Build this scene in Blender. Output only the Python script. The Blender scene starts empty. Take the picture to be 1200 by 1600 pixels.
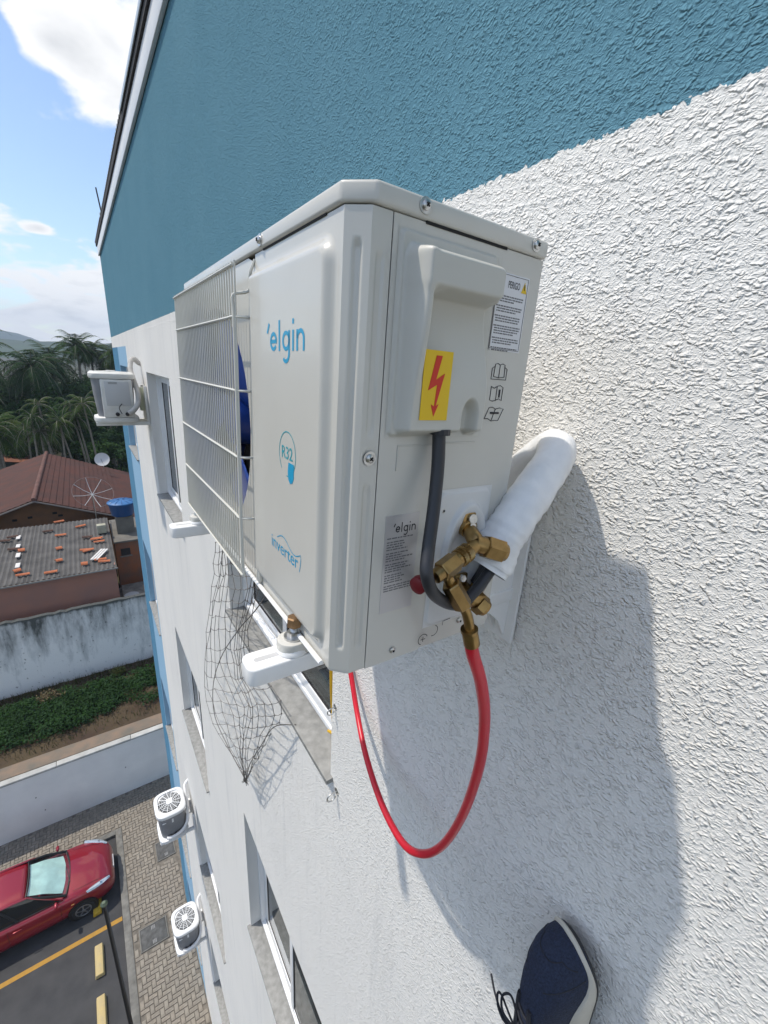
import bpy, bmesh, math, random
import numpy as np
from mathutils import Vector, Matrix, Euler, noise as mnoise
R = math.radians
random.seed(7)
rng = np.random.default_rng(7)
SC = bpy.context.scene
COL = SC.collection

# ------------------------------------------------------------------ camera
G = 15.53            # eye height above the car park
XW = 0.62            # distance of the facade plane from the eye
cam_d = bpy.data.cameras.new('camera')
cam = bpy.data.objects.new('camera', cam_d)
COL.objects.link(cam)
cam_d.sensor_fit = 'VERTICAL'
cam_d.sensor_height = 36.0
cam_d.lens = 15.106
cam_d.clip_start = 0.01
cam_d.clip_end = 20000
RW = np.array([[0.8264, -0.1327, 0.5473], [-0.5605, -0.2879, 0.7765], [0.0545, -0.9484, -0.3123]])
_u, _s, _v = np.linalg.svd(RW)
RW = _u @ _v
cam.matrix_world = Matrix(((RW[0, 0], -RW[0, 1], -RW[0, 2], 0), (RW[1, 0], -RW[1, 1], -RW[1, 2], 0),
                           (RW[2, 0], -RW[2, 1], -RW[2, 2], G), (0, 0, 0, 1)))
SC.camera = cam

# ------------------------------------------------------------------ light and sky
SUN_TO = Vector((-1.0, 0.73, 2.34)).normalized()
sun_d = bpy.data.lights.new('sun', 'SUN')
sun_d.energy = 2.7
sun_d.angle = R(1.1)
sun_d.color = (1.0, 0.93, 0.82)
sun = bpy.data.objects.new('sun', sun_d)
sun.rotation_euler = (-SUN_TO).to_track_quat('-Z', 'Y').to_euler()
COL.objects.link(sun)
SC.view_settings.view_transform = 'Standard'
SC.view_settings.look = 'None'
SC.view_settings.gamma = 1.0
SC.view_settings.exposure = 0.45
SC.view_settings.use_curve_mapping = False

world = bpy.data.worlds.new('World')
SC.world = world
world.use_nodes = True


def build_sky():
    nt = world.node_tree
    N, L = nt.nodes, nt.links
    N.clear()
    out = N.new('ShaderNodeOutputWorld')
    bg = N.new('ShaderNodeBackground')
    bg.inputs['Strength'].default_value = 0.15
    L.new(bg.outputs[0], out.inputs[0])
    sky = N.new('ShaderNodeTexSky')
    sky.sky_type = 'NISHITA'
    sky.sun_disc = False
    sky.sun_elevation = math.asin(SUN_TO.z)
    sky.sun_rotation = math.atan2(SUN_TO.x, SUN_TO.y)
    sky.altitude = 50
    sky.dust_density = 0.6
    sky.ozone_density = 1.4
    tc = N.new('ShaderNodeTexCoord')
    sep = N.new('ShaderNodeSeparateXYZ')
    L.new(tc.outputs['Generated'], sep.inputs[0])

    def m(op, a, b=None, clamp=False):
        n = N.new('ShaderNodeMath')
        n.operation = op
        n.use_clamp = clamp
        for i, v in enumerate((a, b)):
            if v is None:
                continue
            if isinstance(v, (int, float)):
                n.inputs[i].default_value = v
            else:
                L.new(v, n.inputs[i])
        return n.outputs[0]
    zc = m('MAXIMUM', sep.outputs[2], 0.0)
    den = m('ADD', zc, 0.22)
    px = m('DIVIDE', sep.outputs[0], den)
    py = m('DIVIDE', sep.outputs[1], den)
    cmb = N.new('ShaderNodeCombineXYZ')
    L.new(px, cmb.inputs[0])
    L.new(py, cmb.inputs[1])
    nz = N.new('ShaderNodeTexNoise')
    nz.inputs['Scale'].default_value = 3.6
    nz.inputs['Detail'].default_value = 9
    nz.inputs['Roughness'].default_value = 0.56
    nz.inputs['Distortion'].default_value = 0.25
    off = N.new('ShaderNodeVectorMath')
    off.operation = 'ADD'
    off.inputs[1].default_value = (3.1, 1.7, 0.4)
    L.new(cmb.outputs[0], off.inputs[0])
    L.new(off.outputs[0], nz.inputs['Vector'])
    cov = nz.outputs['Fac']
    # cloud banks and gaps over the valley, on the flat cloud layer: position, radius and weight
    for dx, dz, rad, w in CLOUDS:
        c = (dx, dz, 0)
        dist = N.new('ShaderNodeVectorMath')
        dist.operation = 'DISTANCE'
        L.new(cmb.outputs[0], dist.inputs[0])
        dist.inputs[1].default_value = c
        t = m('DIVIDE', dist.outputs['Value'], rad)
        t = m('SUBTRACT', 1.0, t, True)
        cov = m('ADD', cov, m('MULTIPLY', t, w))
    low = m('SUBTRACT', 1.0, m('DIVIDE', zc, 0.14), True)
    cov = m('ADD', cov, m('MULTIPLY', low, 0.10))
    mr = N.new('ShaderNodeMapRange')
    mr.interpolation_type = 'SMOOTHSTEP'
    mr.inputs['From Min'].default_value = 0.47
    mr.inputs['From Max'].default_value = 0.63
    L.new(cov, mr.inputs['Value'])
    # grey undersides
    n2 = N.new('ShaderNodeTexNoise')
    n2.inputs['Scale'].default_value = 5.5
    n2.inputs['Detail'].default_value = 6
    L.new(off.outputs[0], n2.inputs['Vector'])
    deep = N.new('ShaderNodeMapRange')
    deep.inputs['From Min'].default_value = 0.74
    deep.inputs['From Max'].default_value = 1.05
    L.new(m('ADD', m('MULTIPLY', cov, 0.75), m('MULTIPLY', n2.outputs['Fac'], 0.45)), deep.inputs['Value'])
    cc = N.new('ShaderNodeMix')
    cc.data_type = 'RGBA'
    cc.inputs[6].default_value = (5.6, 5.6, 5.6, 1)
    cc.inputs[7].default_value = (3.5, 3.6, 3.75, 1)
    L.new(deep.outputs[0], cc.inputs[0])
    mix = N.new('ShaderNodeMix')
    mix.data_type = 'RGBA'
    L.new(mr.outputs[0], mix.inputs[0])
    L.new(sky.outputs[0], mix.inputs[6])
    L.new(cc.outputs[2], mix.inputs[7])
    L.new(mix.outputs[2], bg.inputs['Color'])


CLOUDS = [(0.15, 1.38, 0.24, 0.42), (0.05, 1.45, 0.11, 0.34), (0.16, 1.56, 0.12, 0.2), (-0.08, 1.47, 0.085, -0.38), (0.0, 1.95, 0.36, -0.36), (0.05, 2.25, 0.22, -0.28),
          (-0.05, 2.41, 0.07, 0.28), (-0.12, 2.85, 0.22, 0.16), (0.11, 2.88, 0.22, 0.18), (0.0, 3.45, 0.5, 0.20), (0.02, 3.1, 0.15, -0.12)]
build_sky()

# ------------------------------------------------------------------ materials
MATS = {}


def mat(name, col, rough=0.6, metal=0.0, var=0.0, vscale=8.0, bump=0.0, bscale=60.0, coat=0.0, col2=None, spec=None, detail=4, trans=0.0, bdist=0.01):
    if name in MATS:
        return MATS[name]
    M = bpy.data.materials.new(name)
    M.use_nodes = True
    nt = M.node_tree
    N, L = nt.nodes, nt.links
    b = N['Principled BSDF']
    b.inputs['Base Color'].default_value = (*col, 1)
    b.inputs['Roughness'].default_value = rough
    b.inputs['Metallic'].default_value = metal
    b.inputs['Coat Weight'].default_value = coat
    if spec is not None:
        b.inputs['Specular IOR Level'].default_value = spec
    if trans:
        b.inputs['Transmission Weight'].default_value = trans
    tc = N.new('ShaderNodeTexCoord')
    if var or col2:
        n = N.new('ShaderNodeTexNoise')
        n.inputs['Scale'].default_value = vscale
        n.inputs['Detail'].default_value = detail
        L.new(tc.outputs['Object'], n.inputs['Vector'])
        r = N.new('ShaderNodeValToRGB')
        r.color_ramp.elements[0].position = 0.3
        r.color_ramp.elements[1].position = 0.7
        c2 = col2 if col2 else tuple(c * (1 + var) for c in col)
        c1 = col if col2 else tuple(c * (1 - var) for c in col)
        r.color_ramp.elements[0].color = (*c1, 1)
        r.color_ramp.elements[1].color = (*c2, 1)
        L.new(n.outputs['Fac'], r.inputs[0])
        L.new(r.outputs[0], b.inputs['Base Color'])
    if bump:
        n = N.new('ShaderNodeTexNoise')
        n.inputs['Scale'].default_value = bscale
        n.inputs['Detail'].default_value = 5
        L.new(tc.outputs['Object'], n.inputs['Vector'])
        bp = N.new('ShaderNodeBump')
        bp.inputs['Strength'].default_value = bump
        bp.inputs['Distance'].default_value = bdist
        L.new(n.outputs['Fac'], bp.inputs['Height'])
        L.new(bp.outputs[0], b.inputs['Normal'])
    MATS[name] = M
    return M


def wall_material():
    M = bpy.data.materials.new('roughcast_paint')
    M.use_nodes = True
    nt = M.node_tree
    N, L = nt.nodes, nt.links
    b = N['Principled BSDF']
    b.inputs['Roughness'].default_value = 0.95
    b.inputs['Specular IOR Level'].default_value = 0.04
    tc = N.new('ShaderNodeTexCoord')
    P = tc.outputs['Object']

    def noise(scale, detail=4, rough=0.55, vec=None, dist=0.0):
        n = N.new('ShaderNodeTexNoise')
        n.inputs['Scale'].default_value = scale
        n.inputs['Detail'].default_value = detail
        n.inputs['Roughness'].default_value = rough
        n.inputs['Distortion'].default_value = dist
        L.new(vec or P, n.inputs['Vector'])
        return n

    def m(op, a, bb=None, clamp=False):
        n = N.new('ShaderNodeMath')
        n.operation = op
        n.use_clamp = clamp
        for i, v in enumerate((a, bb)):
            if v is None:
                continue
            if isinstance(v, (int, float)):
                n.inputs[i].default_value = v
            else:
                L.new(v, n.inputs[i])
        return n.outputs[0]
    sep = N.new('ShaderNodeSeparateXYZ')
    L.new(P, sep.inputs[0])
    # trowelled roughcast: squashed, warped blobs with flattened tops
    mp = N.new('ShaderNodeMapping')
    mp.inputs['Scale'].default_value = (1, 0.85, 1.12)
    mp.inputs['Rotation'].default_value = (R(18), 0, 0)
    L.new(P, mp.inputs[0])
    a = noise(92, 3, 0.55, mp.outputs[0], 0.12)
    wc = noise(75, 2, 0.5, mp.outputs[0])
    sub_ = N.new('ShaderNodeVectorMath')
    sub_.operation = 'SUBTRACT'
    sub_.inputs[1].default_value = (.5, .5, .5)
    L.new(wc.outputs['Color'], sub_.inputs[0])
    mul_ = N.new('ShaderNodeVectorMath')
    mul_.operation = 'SCALE'
    mul_.inputs['Scale'].default_value = 0.018
    L.new(sub_.outputs[0], mul_.inputs[0])
    add_ = N.new('ShaderNodeVectorMath')
    L.new(mp.outputs[0], add_.inputs[0])
    L.new(mul_.outputs[0], add_.inputs[1])

    def pebbles(scale):
        v = N.new('ShaderNodeTexVoronoi')
        v.feature = 'F1'
        v.inputs['Scale'].default_value = scale
        L.new(add_.outputs[0], v.inputs['Vector'])
        r = N.new('ShaderNodeMapRange')
        r.interpolation_type = 'SMOOTHSTEP'
        r.inputs['From Min'].default_value = 0.66
        r.inputs['From Max'].default_value = 0.04
        L.new(v.outputs['Distance'], r.inputs['Value'])
        return r.outputs[0]
    c = noise(320, 2, 0.5, mp.outputs[0])
    big = noise(3.0, 3)
    gate = N.new('ShaderNodeMapRange')
    gate.interpolation_type = 'SMOOTHSTEP'
    gate.inputs['From Min'].default_value = 0.36
    gate.inputs['From Max'].default_value = 0.58
    L.new(noise(48, 3, 0.6, mp.outputs[0]).outputs['Fac'], gate.inputs['Value'])
    h = m('MULTIPLY', pebbles(145), m('ADD', m('MULTIPLY', gate.outputs[0], 0.75), 0.25))
    h = m('ADD', h, m('MULTIPLY', pebbles(310), 0.22))
    h = m('ADD', h, m('MULTIPLY', c.outputs['Fac'], 0.12))
    h = m('ADD', h, m('MULTIPLY', big.outputs['Fac'], 0.8))
    # day joint of the plaster: one faint horizontal ridge
    jz = m('ADD', m('SUBTRACT', sep.outputs[2], G + 0.262), m('MULTIPLY', m('SUBTRACT', noise(9, 3).outputs['Fac'], 0.5), 0.035))
    jr = m('SUBTRACT', 1.0, m('DIVIDE', m('ABSOLUTE', jz), 0.0045), True)
    h = m('ADD', h, m('MULTIPLY', m('MULTIPLY', jr, noise(14, 2).outputs['Fac']), 0.75))
    bp = N.new('ShaderNodeBump')
    bp.inputs['Strength'].default_value = 0.78
    bp.inputs['Distance'].default_value = 0.0042
    L.new(h, bp.inputs['Height'])
    L.new(bp.outputs[0], b.inputs['Normal'])
    # paint zones
    wob = m('MULTIPLY', m('SUBTRACT', a.outputs['Fac'], 0.5), 0.026)

    def mixc(fac, c1, c2):
        n = N.new('ShaderNodeMix')
        n.data_type = 'RGBA'
        L.new(fac, n.inputs[0])
        for i, v in ((6, c1), (7, c2)):
            if isinstance(v, tuple):
                n.inputs[i].default_value = (*v, 1)
            else:
                L.new(v, n.inputs[i])
        return n.outputs[2]
    z = m('ADD', sep.outputs[2], wob)
    y = m('ADD', sep.outputs[1], m('MULTIPLY', wob, 0.5))
    dirt = N.new('ShaderNodeMapRange')
    dirt.inputs['From Min'].default_value = 0.45
    dirt.inputs['From Max'].default_value = 0.8
    mp2 = N.new('ShaderNodeMapping')
    mp2.inputs['Scale'].default_value = (1, 1.0, 0.45)
    L.new(P, mp2.inputs[0])
    L.new(noise(1.7, 6, 0.6, mp2.outputs[0]).outputs['Fac'], dirt.inputs['Value'])
    white = mixc(dirt.outputs[0], (0.835, 0.82, 0.785), (0.765, 0.755, 0.73))
    mp3 = N.new('ShaderNodeMapping')
    mp3.inputs['Scale'].default_value = (1, 7.0, 0.35)
    L.new(P, mp3.inputs[0])
    strk = N.new('ShaderNodeMapRange')
    strk.inputs['From Min'].default_value = 0.56
    strk.inputs['From Max'].default_value = 0.82
    strk.inputs['To Max'].default_value = 0.55
    L.new(noise(1.6, 5, 0.62, mp3.outputs[0]).outputs['Fac'], strk.inputs['Value'])
    white = mixc(strk.outputs[0], white, (0.58, 0.585, 0.58))
    blue = mixc(noise(2.2, 5).outputs['Fac'], (0.108, 0.245, 0.322), (0.142, 0.290, 0.368))
    light = (0.32, 0.51, 0.68)
    dark = (0.115, 0.27, 0.41)
    lowz = m('LESS_THAN', z, G + 0.13)
    isl = m('MULTIPLY', m('GREATER_THAN', y, 7.50), lowz)
    isd = m('MULTIPLY', m('GREATER_THAN', y, 8.98), lowz)
    colr = mixc(isl, white, light)
    colr = mixc(isd, colr, dark)
    colr = mixc(m('GREATER_THAN', z, G + 0.312), colr, blue)
    L.new(colr, b.inputs['Base Color'])
    return M


M_WALL = wall_material()
M_WHITE = mat('white_gloss_paint', (0.80, 0.80, 0.79), 0.4, var=0.04, vscale=5)
M_PLASTIC = mat('white_plastic', (0.84, 0.84, 0.83), 0.38)
M_CAB = mat('cream_grey_enamel', (0.60, 0.585, 0.535), 0.27, var=0.03, vscale=7, detail=9, coat=0.25, bump=0.02, bscale=9, bdist=0.002)
M_COVER = mat('moulded_grey_plastic', (0.565, 0.555, 0.505), 0.42, bump=0.03, bscale=900, bdist=0.0004)
M_WIRE = mat('coated_guard_wire', (0.64, 0.63, 0.57), 0.4)
M_DARK = mat('dark_void', (0.012, 0.012, 0.013), 0.8)
M_FAN = mat('blue_fan_plastic', (0.012, 0.055, 0.30), 0.3)
M_BRASS = mat('brass', (0.335, 0.222, 0.092), 0.32, 1.0, var=0.22, vscale=70, bump=0.05, bscale=400, bdist=0.0006)
M_STEEL = mat('zinc_steel', (0.58, 0.58, 0.57), 0.3, 1.0, var=0.15, vscale=200)
M_BRONZE = mat('tarnished_bolt', (0.27, 0.17, 0.09), 0.5, 0.8, var=0.25, vscale=150)
M_RUBBER = mat('black_rubber', (0.022, 0.024, 0.030), 0.42, bump=0.05, bscale=300, bdist=0.001)
M_RED = mat('red_hose_rubber', (0.62, 0.012, 0.030), 0.32, var=0.06, vscale=30)
M_REDKNOB = mat('red_knob', (0.17, 0.006, 0.012), 0.45)
M_YELLOW = mat('yellow_cable', (0.62, 0.36, 0.01), 0.45)
M_TAPE = mat('white_wrapping_tape', (0.78, 0.79, 0.80), 0.36, var=0.05, vscale=40, bump=0.35, bscale=46, bdist=0.004)
M_STICKY = mat('yellow_sticker', (0.80, 0.52, 0.005), 0.4)
M_BOLTRED = mat('red_print', (0.62, 0.03, 0.01), 0.5)
M_PAPER = mat('white_label', (0.74, 0.74, 0.76), 0.4)
M_SILVER = mat('silver_label', (0.50, 0.49, 0.49), 0.32, 0.35)
M_INK = mat('black_print', (0.03, 0.03, 0.035), 0.6)
M_LOGO = mat('blue_print', (0.01, 0.33, 0.56), 0.35)
M_GRANITE = mat('grey_granite', (0.24, 0.24, 0.23), 0.55, var=0.25, vscale=25, bump=0.08, bscale=120)
M_ALU = mat('white_aluminium', (0.78, 0.79, 0.80), 0.35)
M_GASKET = mat('black_gasket', (0.02, 0.02, 0.022), 0.6)


def glass_material(name, tint, refl=1.0):
    M = bpy.data.materials.new(name)
    M.use_nodes = True
    nt = M.node_tree
    N, L = nt.nodes, nt.links
    N.clear()
    out = N.new('ShaderNodeOutputMaterial')
    tr = N.new('ShaderNodeBsdfTransparent')
    tr.inputs[0].default_value = (*tint, 1)
    gl = N.new('ShaderNodeBsdfGlossy')
    gl.inputs['Roughness'].default_value = 0.02
    lw = N.new('ShaderNodeLayerWeight')
    lw.inputs[0].default_value = 0.5
    pw = N.new('ShaderNodeMath')
    pw.operation = 'POWER'
    pw.inputs[1].default_value = 4.5
    L.new(lw.outputs['Facing'], pw.inputs[0])
    fr = N.new('ShaderNodeMath')
    fr.operation = 'MULTIPLY_ADD'
    fr.inputs[1].default_value = 0.94
    fr.inputs[2].default_value = 0.06
    L.new(pw.outputs[0], fr.inputs[0])
    mx = N.new('ShaderNodeMixShader')
    L.new(fr.outputs[0], mx.inputs[0])
    L.new(tr.outputs[0], mx.inputs[1])
    L.new(gl.outputs[0], mx.inputs[2])
    L.new(mx.outputs[0], out.inputs[0])
    return M


M_GLASS = glass_material('window_glass', (0.42, 0.50, 0.53))
M_CARGLASS = glass_material('car_glass', (0.82, 0.92, 0.90))


# ------------------------------------------------------------------ mesh helpers
def V(*a):
    return Vector(a)


class MB:
    """collects vertices and faces of one mesh object"""

    def __init__(s):
        s.v, s.f, s.m = [], [], []

    def add(s, vs, fs, mi=0):
        o = len(s.v)
        s.v += [tuple(p) for p in vs]
        s.f += [tuple(i + o for i in f) for f in fs]
        s.m += [mi] * len(fs)
        return s

    def box(s, x0, x1, y0, y1, z0, z1, mi=0):
        vs = [(x, y, z) for x in (x0, x1) for y in (y0, y1) for z in (z0, z1)]
        return s.add(vs, [(0, 1, 3, 2), (4, 6, 7, 5), (0, 4, 5, 1), (2, 3, 7, 6), (0, 2, 6, 4), (1, 5, 7, 3)], mi)

    def obox(s, c, ax, ay, az, mi=0):
        c, ax, ay, az = map(Vector, (c, ax, ay, az))
        vs = [c + ax * i + ay * j + az * k for i in (-1, 1) for j in (-1, 1) for k in (-1, 1)]
        return s.add(vs, [(0, 1, 3, 2), (4, 6, 7, 5), (0, 4, 5, 1), (2, 3, 7, 6), (0, 2, 6, 4), (1, 5, 7, 3)], mi)

    def prism(s, poly, fn, t0, t1, mi=0):
        """poly: 2-D outline; fn(a,b,t)->xyz"""
        n = len(poly)
        vs = [fn(a, b, t0) for a, b in poly] + [fn(a, b, t1) for a, b in poly]
        fs = [tuple(range(n))[::-1], tuple(range(n, 2 * n))] + [(i, (i + 1) % n, n + (i + 1) % n, n + i) for i in range(n)]
        return s.add(vs, fs, mi)

    def tube(s, pts, rad, n=8, caps=True, mi=0, closed=False):
        pts = [Vector(p) for p in pts]
        k = len(pts)
        rads = rad if isinstance(rad, (list, tuple)) else [rad] * k
        vs, fs = [], []
        up = None
        for i, p in enumerate(pts):
            if closed:
                d = pts[(i + 1) % k] - pts[i - 1]
            else:
                d = pts[min(i + 1, k - 1)] - pts[max(i - 1, 0)]
            d = d.normalized() if d.length > 1e-9 else Vector((0, 0, 1))
            if up is None:
                up = Vector((0, 0, 1)) if abs(d.z) < 0.9 else Vector((1, 0, 0))
            a = d.cross(up)
            if a.length < 1e-6:
                a = d.orthogonal()
            a.normalize()
            b = a.cross(d).normalized()
            up = b
            for j in range(n):
                t = 2 * math.pi * j / n
                vs.append(p + (a * math.cos(t) + b * math.sin(t)) * rads[i])
        for i in range(k if closed else k - 1):
            i2 = (i + 1) % k
            for j in range(n):
                j2 = (j + 1) % n
                fs.append((i * n + j, i * n + j2, i2 * n + j2, i2 * n + j))
        if caps and not closed:
            fs.append(tuple(range(n))[::-1])
            fs.append(tuple((k - 1) * n + j for j in range(n)))
        return s.add(vs, fs, mi)

    def rev(s, c, axis, prof, n=16, mi=0, start=0.0):
        """solid of revolution about axis through c; prof: (along, radius)"""
        c, ax = Vector(c), Vector(axis).normalized()
        a = ax.orthogonal().normalized()
        b = ax.cross(a)
        vs, fs = [], []
        for t, r in prof:
            for j in range(n):
                q = 2 * math.pi * j / n + start
                vs.append(c + ax * t + (a * math.cos(q) + b * math.sin(q)) * r)
        for i in range(len(prof) - 1):
            for j in range(n):
                j2 = (j + 1) % n
                fs.append((i * n + j, i * n + j2, (i + 1) * n + j2, (i + 1) * n + j))
        fs.append(tuple(range(n))[::-1])
        fs.append(tuple((len(prof) - 1) * n + j for j in range(n)))
        return s.add(vs, fs, mi)

    def grid(s, nu, nv, fn, mi=0, wrap=False):
        vs = [fn(i / (nu - 1), j / (nv - 1)) for i in range(nu) for j in range(nv)]
        fs = [(i * nv + j, (i + 1) * nv + j, (i + 1) * nv + j + 1, i * nv + j + 1) for i in range(nu - 1) for j in range(nv - 1)]
        if wrap:
            fs += [((nu - 1) * nv + j, j, j + 1, (nu - 1) * nv + j + 1) for j in range(nv - 1)]
        return s.add(vs, fs, mi)

    def build(s, name, material, parent=None, smooth=False, bevel=0.0, seg=2, angle=40, mw=None):
        me = bpy.data.meshes.new(name)
        me.from_pydata(s.v, [], s.f)
        bm = bmesh.new()
        bm.from_mesh(me)
        bmesh.ops.recalc_face_normals(bm, faces=bm.faces)
        if bevel:
            ed = [e for e in bm.edges if len(e.link_faces) == 2 and e.calc_face_angle(0) > R(30)]
            bmesh.ops.bevel(bm, geom=ed, offset=bevel, segments=seg, profile=0.5, affect='EDGES', clamp_overlap=True)
        bm.to_mesh(me)
        bm.free()
        for m_ in (material if isinstance(material, (list, tuple)) else [material]):
            me.materials.append(m_)
        if any(s.m) and not bevel:
            me.polygons.foreach_set('material_index', s.m)
        if smooth or bevel:
            me.polygons.foreach_set('use_smooth', [True] * len(me.polygons))
            me.set_sharp_from_angle(angle=R(angle))
        o = bpy.data.objects.new(name, me)
        COL.objects.link(o)
        if parent:
            o.parent = parent
        return o


def tag(o, label, cat=None, group=None, kind=None):
    if label:
        o['label'] = label
    if cat:
        o['category'] = cat
    if group:
        o['group'] = group
    if kind:
        o['kind'] = kind
    return o


def empty(name, loc=(0, 0, 0), rot=None):
    o = bpy.data.objects.new(name, None)
    o.empty_display_size = 0.1
    COL.objects.link(o)
    o.location = loc
    if rot is not None:
        o.rotation_euler = rot
    return o


def copy_tree(o, parent=None):
    c = o.copy()
    COL.objects.link(c)
    c.parent = parent
    for ch in list(o.children):
        copy_tree(ch, c)
    return c


def sstep(a, b, x):
    t = min(1, max(0, (x - a) / (b - a)))
    return t * t * (3 - 2 * t)


def rrect(x, z, x0, x1, z0, z1, r):
    """signed distance to a rounded rectangle (negative inside)"""
    cx, cz, hx, hz = (x0 + x1) / 2, (z0 + z1) / 2, (x1 - x0) / 2 - r, (z1 - z0) / 2 - r
    qx, qz = abs(x - cx) - hx, abs(z - cz) - hz
    return math.hypot(max(qx, 0), max(qz, 0)) + min(max(qx, qz), 0) - r


def smooth_path(pts, sub=8):
    """Catmull-Rom through points"""
    P = [Vector(p) for p in pts]
    P = [P[0] * 2 - P[1]] + P + [P[-1] * 2 - P[-2]]
    out = []
    for i in range(1, len(P) - 2):
        for k in range(sub):
            t = k / sub
            a, b, c, d = P[i - 1], P[i], P[i + 1], P[i + 2]
            out.append(0.5 * ((2 * b) + (c - a) * t + (2 * a - 5 * b + 4 * c - d) * t * t + (3 * b - a - 3 * c + d) * t ** 3))
    out.append(P[-2])
    return out


def text_mesh(name, body, material, parent, fit_w=None, fit_h=None, bold=0.0, ext=0.0):
    """text in local XY, left end at x=0 and base line at y=0, scaled to fit; returned as a mesh object"""
    cu = bpy.data.curves.new(name, 'FONT')
    cu.body = body
    cu.size = 1.0
    cu.offset = bold
    cu.resolution_u = 4
    tmp = bpy.data.objects.new(name, cu)
    COL.objects.link(tmp)
    bpy.context.view_layer.update()
    me = bpy.data.meshes.new_from_object(tmp.evaluated_get(bpy.context.evaluated_depsgraph_get()))
    bpy.data.objects.remove(tmp)
    xs = [v.co.x for v in me.vertices]
    ys = [v.co.y for v in me.vertices]
    sx = fit_w / (max(xs) - min(xs)) if fit_w else 1
    sy = fit_h / (max(ys) - min(ys)) if fit_h else sx
    if not fit_w:
        sx = sy
    x0, y0 = min(xs), min(ys)
    for v in me.vertices:
        v.co = ((v.co.x - x0) * sx, (v.co.y - y0) * sy, 0)
    me.materials.clear()
    me.materials.append(material)
    o = bpy.data.objects.new(name, me)
    COL.objects.link(o)
    o.parent = parent
    return o


# ------------------------------------------------------------------ ground and car park
def ground_sheet():
    # terrain: one sheet out to the horizon, a terrace higher behind the boundary wall
    ys = [-3000, -300, -60, 14.95, 15.05, 15.2, 17, 19.5, 26, 40, 60, 120, 300, 900, 3000, 9000]
    xs = [-6000, -1500, -300, -60, -20, -8, -3, 0, 3, 8, 20, 60, 300, 1500, 6000]

    def h(x, y):
        if y < 15.0:
            return -0.06
        return 2.38 + 1.2 * sstep(19.6, 26, y) + 1.0 * sstep(30, 90, y)
    b = MB()
    n, k = len(xs), len(ys)
    vs = [(x, y, h(x, y)) for y in ys for x in xs]
    fs = [(j * n + i, j * n + i + 1, (j + 1) * n + i + 1, (j + 1) * n + i) for j in range(k - 1) for i in range(n - 1)]
    b.add(vs, fs)
    m_ = mat('dark_earth_and_grass', (0.035, 0.042, 0.018), 0.95, col2=(0.06, 0.05, 0.028), vscale=0.9, detail=8, bump=0.4, bscale=5, bdist=0.05)
    o = b.build('ground', m_)
    o['kind'] = 'structure'


ground_sheet()
M_ASPH = mat('asphalt', (0.036, 0.037, 0.040), 0.85, col2=(0.056, 0.056, 0.058), vscale=2.5, detail=9, bump=0.5, bscale=240, bdist=0.004)
KX, KY = -0.90, 13.38            # kerb lines
b = MB()
b.add([(-14, -4, 0), (KX - 0.1, -4, 0), (KX - 0.1, KY - 0.1, 0), (-14, KY - 0.1, 0)], [(0, 1, 2, 3)])
o = b.build('car_park', M_ASPH)
o['kind'] = 'structure'
M_CONC = mat('kerb_concrete', (0.17, 0.165, 0.15), 0.85, var=0.3, vscale=6, detail=8, bump=0.3, bscale=90)
kb = MB()
kb.box(KX - 0.1, KX + 0.08, -4, KY + 0.08, -0.05, 0.10)
kb.box(-14, KX - 0.1, KY - 0.1, KY + 0.08, -0.05, 0.10)
o = kb.build('kerb', M_CONC, bevel=0.012)
o['kind'] = 'structure'
# pavement bed and its paving blocks (herringbone)
pv = MB()
pv.add([(KX + 0.08, -4, 0.075), (XW + 0.3, -4, 0.075), (XW + 0.3, 14.87, 0.075), (KX + 0.08, 14.87, 0.075)], [(0, 1, 2, 3)])
pv.add([(-14, KY + 0.08, 0.075), (KX + 0.08, KY + 0.08, 0.075), (KX + 0.08, 14.87, 0.075), (-14, 14.87, 0.075)], [(0, 1, 2, 3)])
pv.add([(XW + 0.3, 10.2, 0.075), (9, 10.2, 0.075), (9, 14.87, 0.075), (XW + 0.3, 14.87, 0.075)], [(0, 1, 2, 3)])
pave = pv.build('pavement', mat('joint_sand', (0.165, 0.147, 0.123), 0.95, var=0.3, vscale=10))
pave['kind'] = 'structure'
PAVS = [mat('paver_%d' % i, c, 0.85, var=0.22, vscale=7 + i, detail=7, bump=0.3, bscale=110) for i, c in
        enumerate([(0.235, 0.208, 0.172), (0.252, 0.225, 0.187), (0.222, 0.198, 0.166), (0.243, 0.213, 0.175)])]
U = 0.1


def paver_mesh(i, horiz):
    b = MB()
    w, d = (2 * U - 0.009, U - 0.009) if horiz else (U - 0.009, 2 * U - 0.009)
    c = 0.004
    vs = [(x, y, 0) for x, y in ((0, 0), (w, 0), (w, d), (0, d))] + [(x, y, 0.021) for x, y in ((c, c), (w - c, c), (w - c, d - c), (c, d - c))]
    b.add(vs, [(4, 5, 6, 7), (0, 1, 5, 4), (1, 2, 6, 5), (2, 3, 7, 6), (3, 0, 4, 7)])
    o = b.build('paver', PAVS[i])
    me = o.data
    bpy.data.objects.remove(o)
    return me


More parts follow.
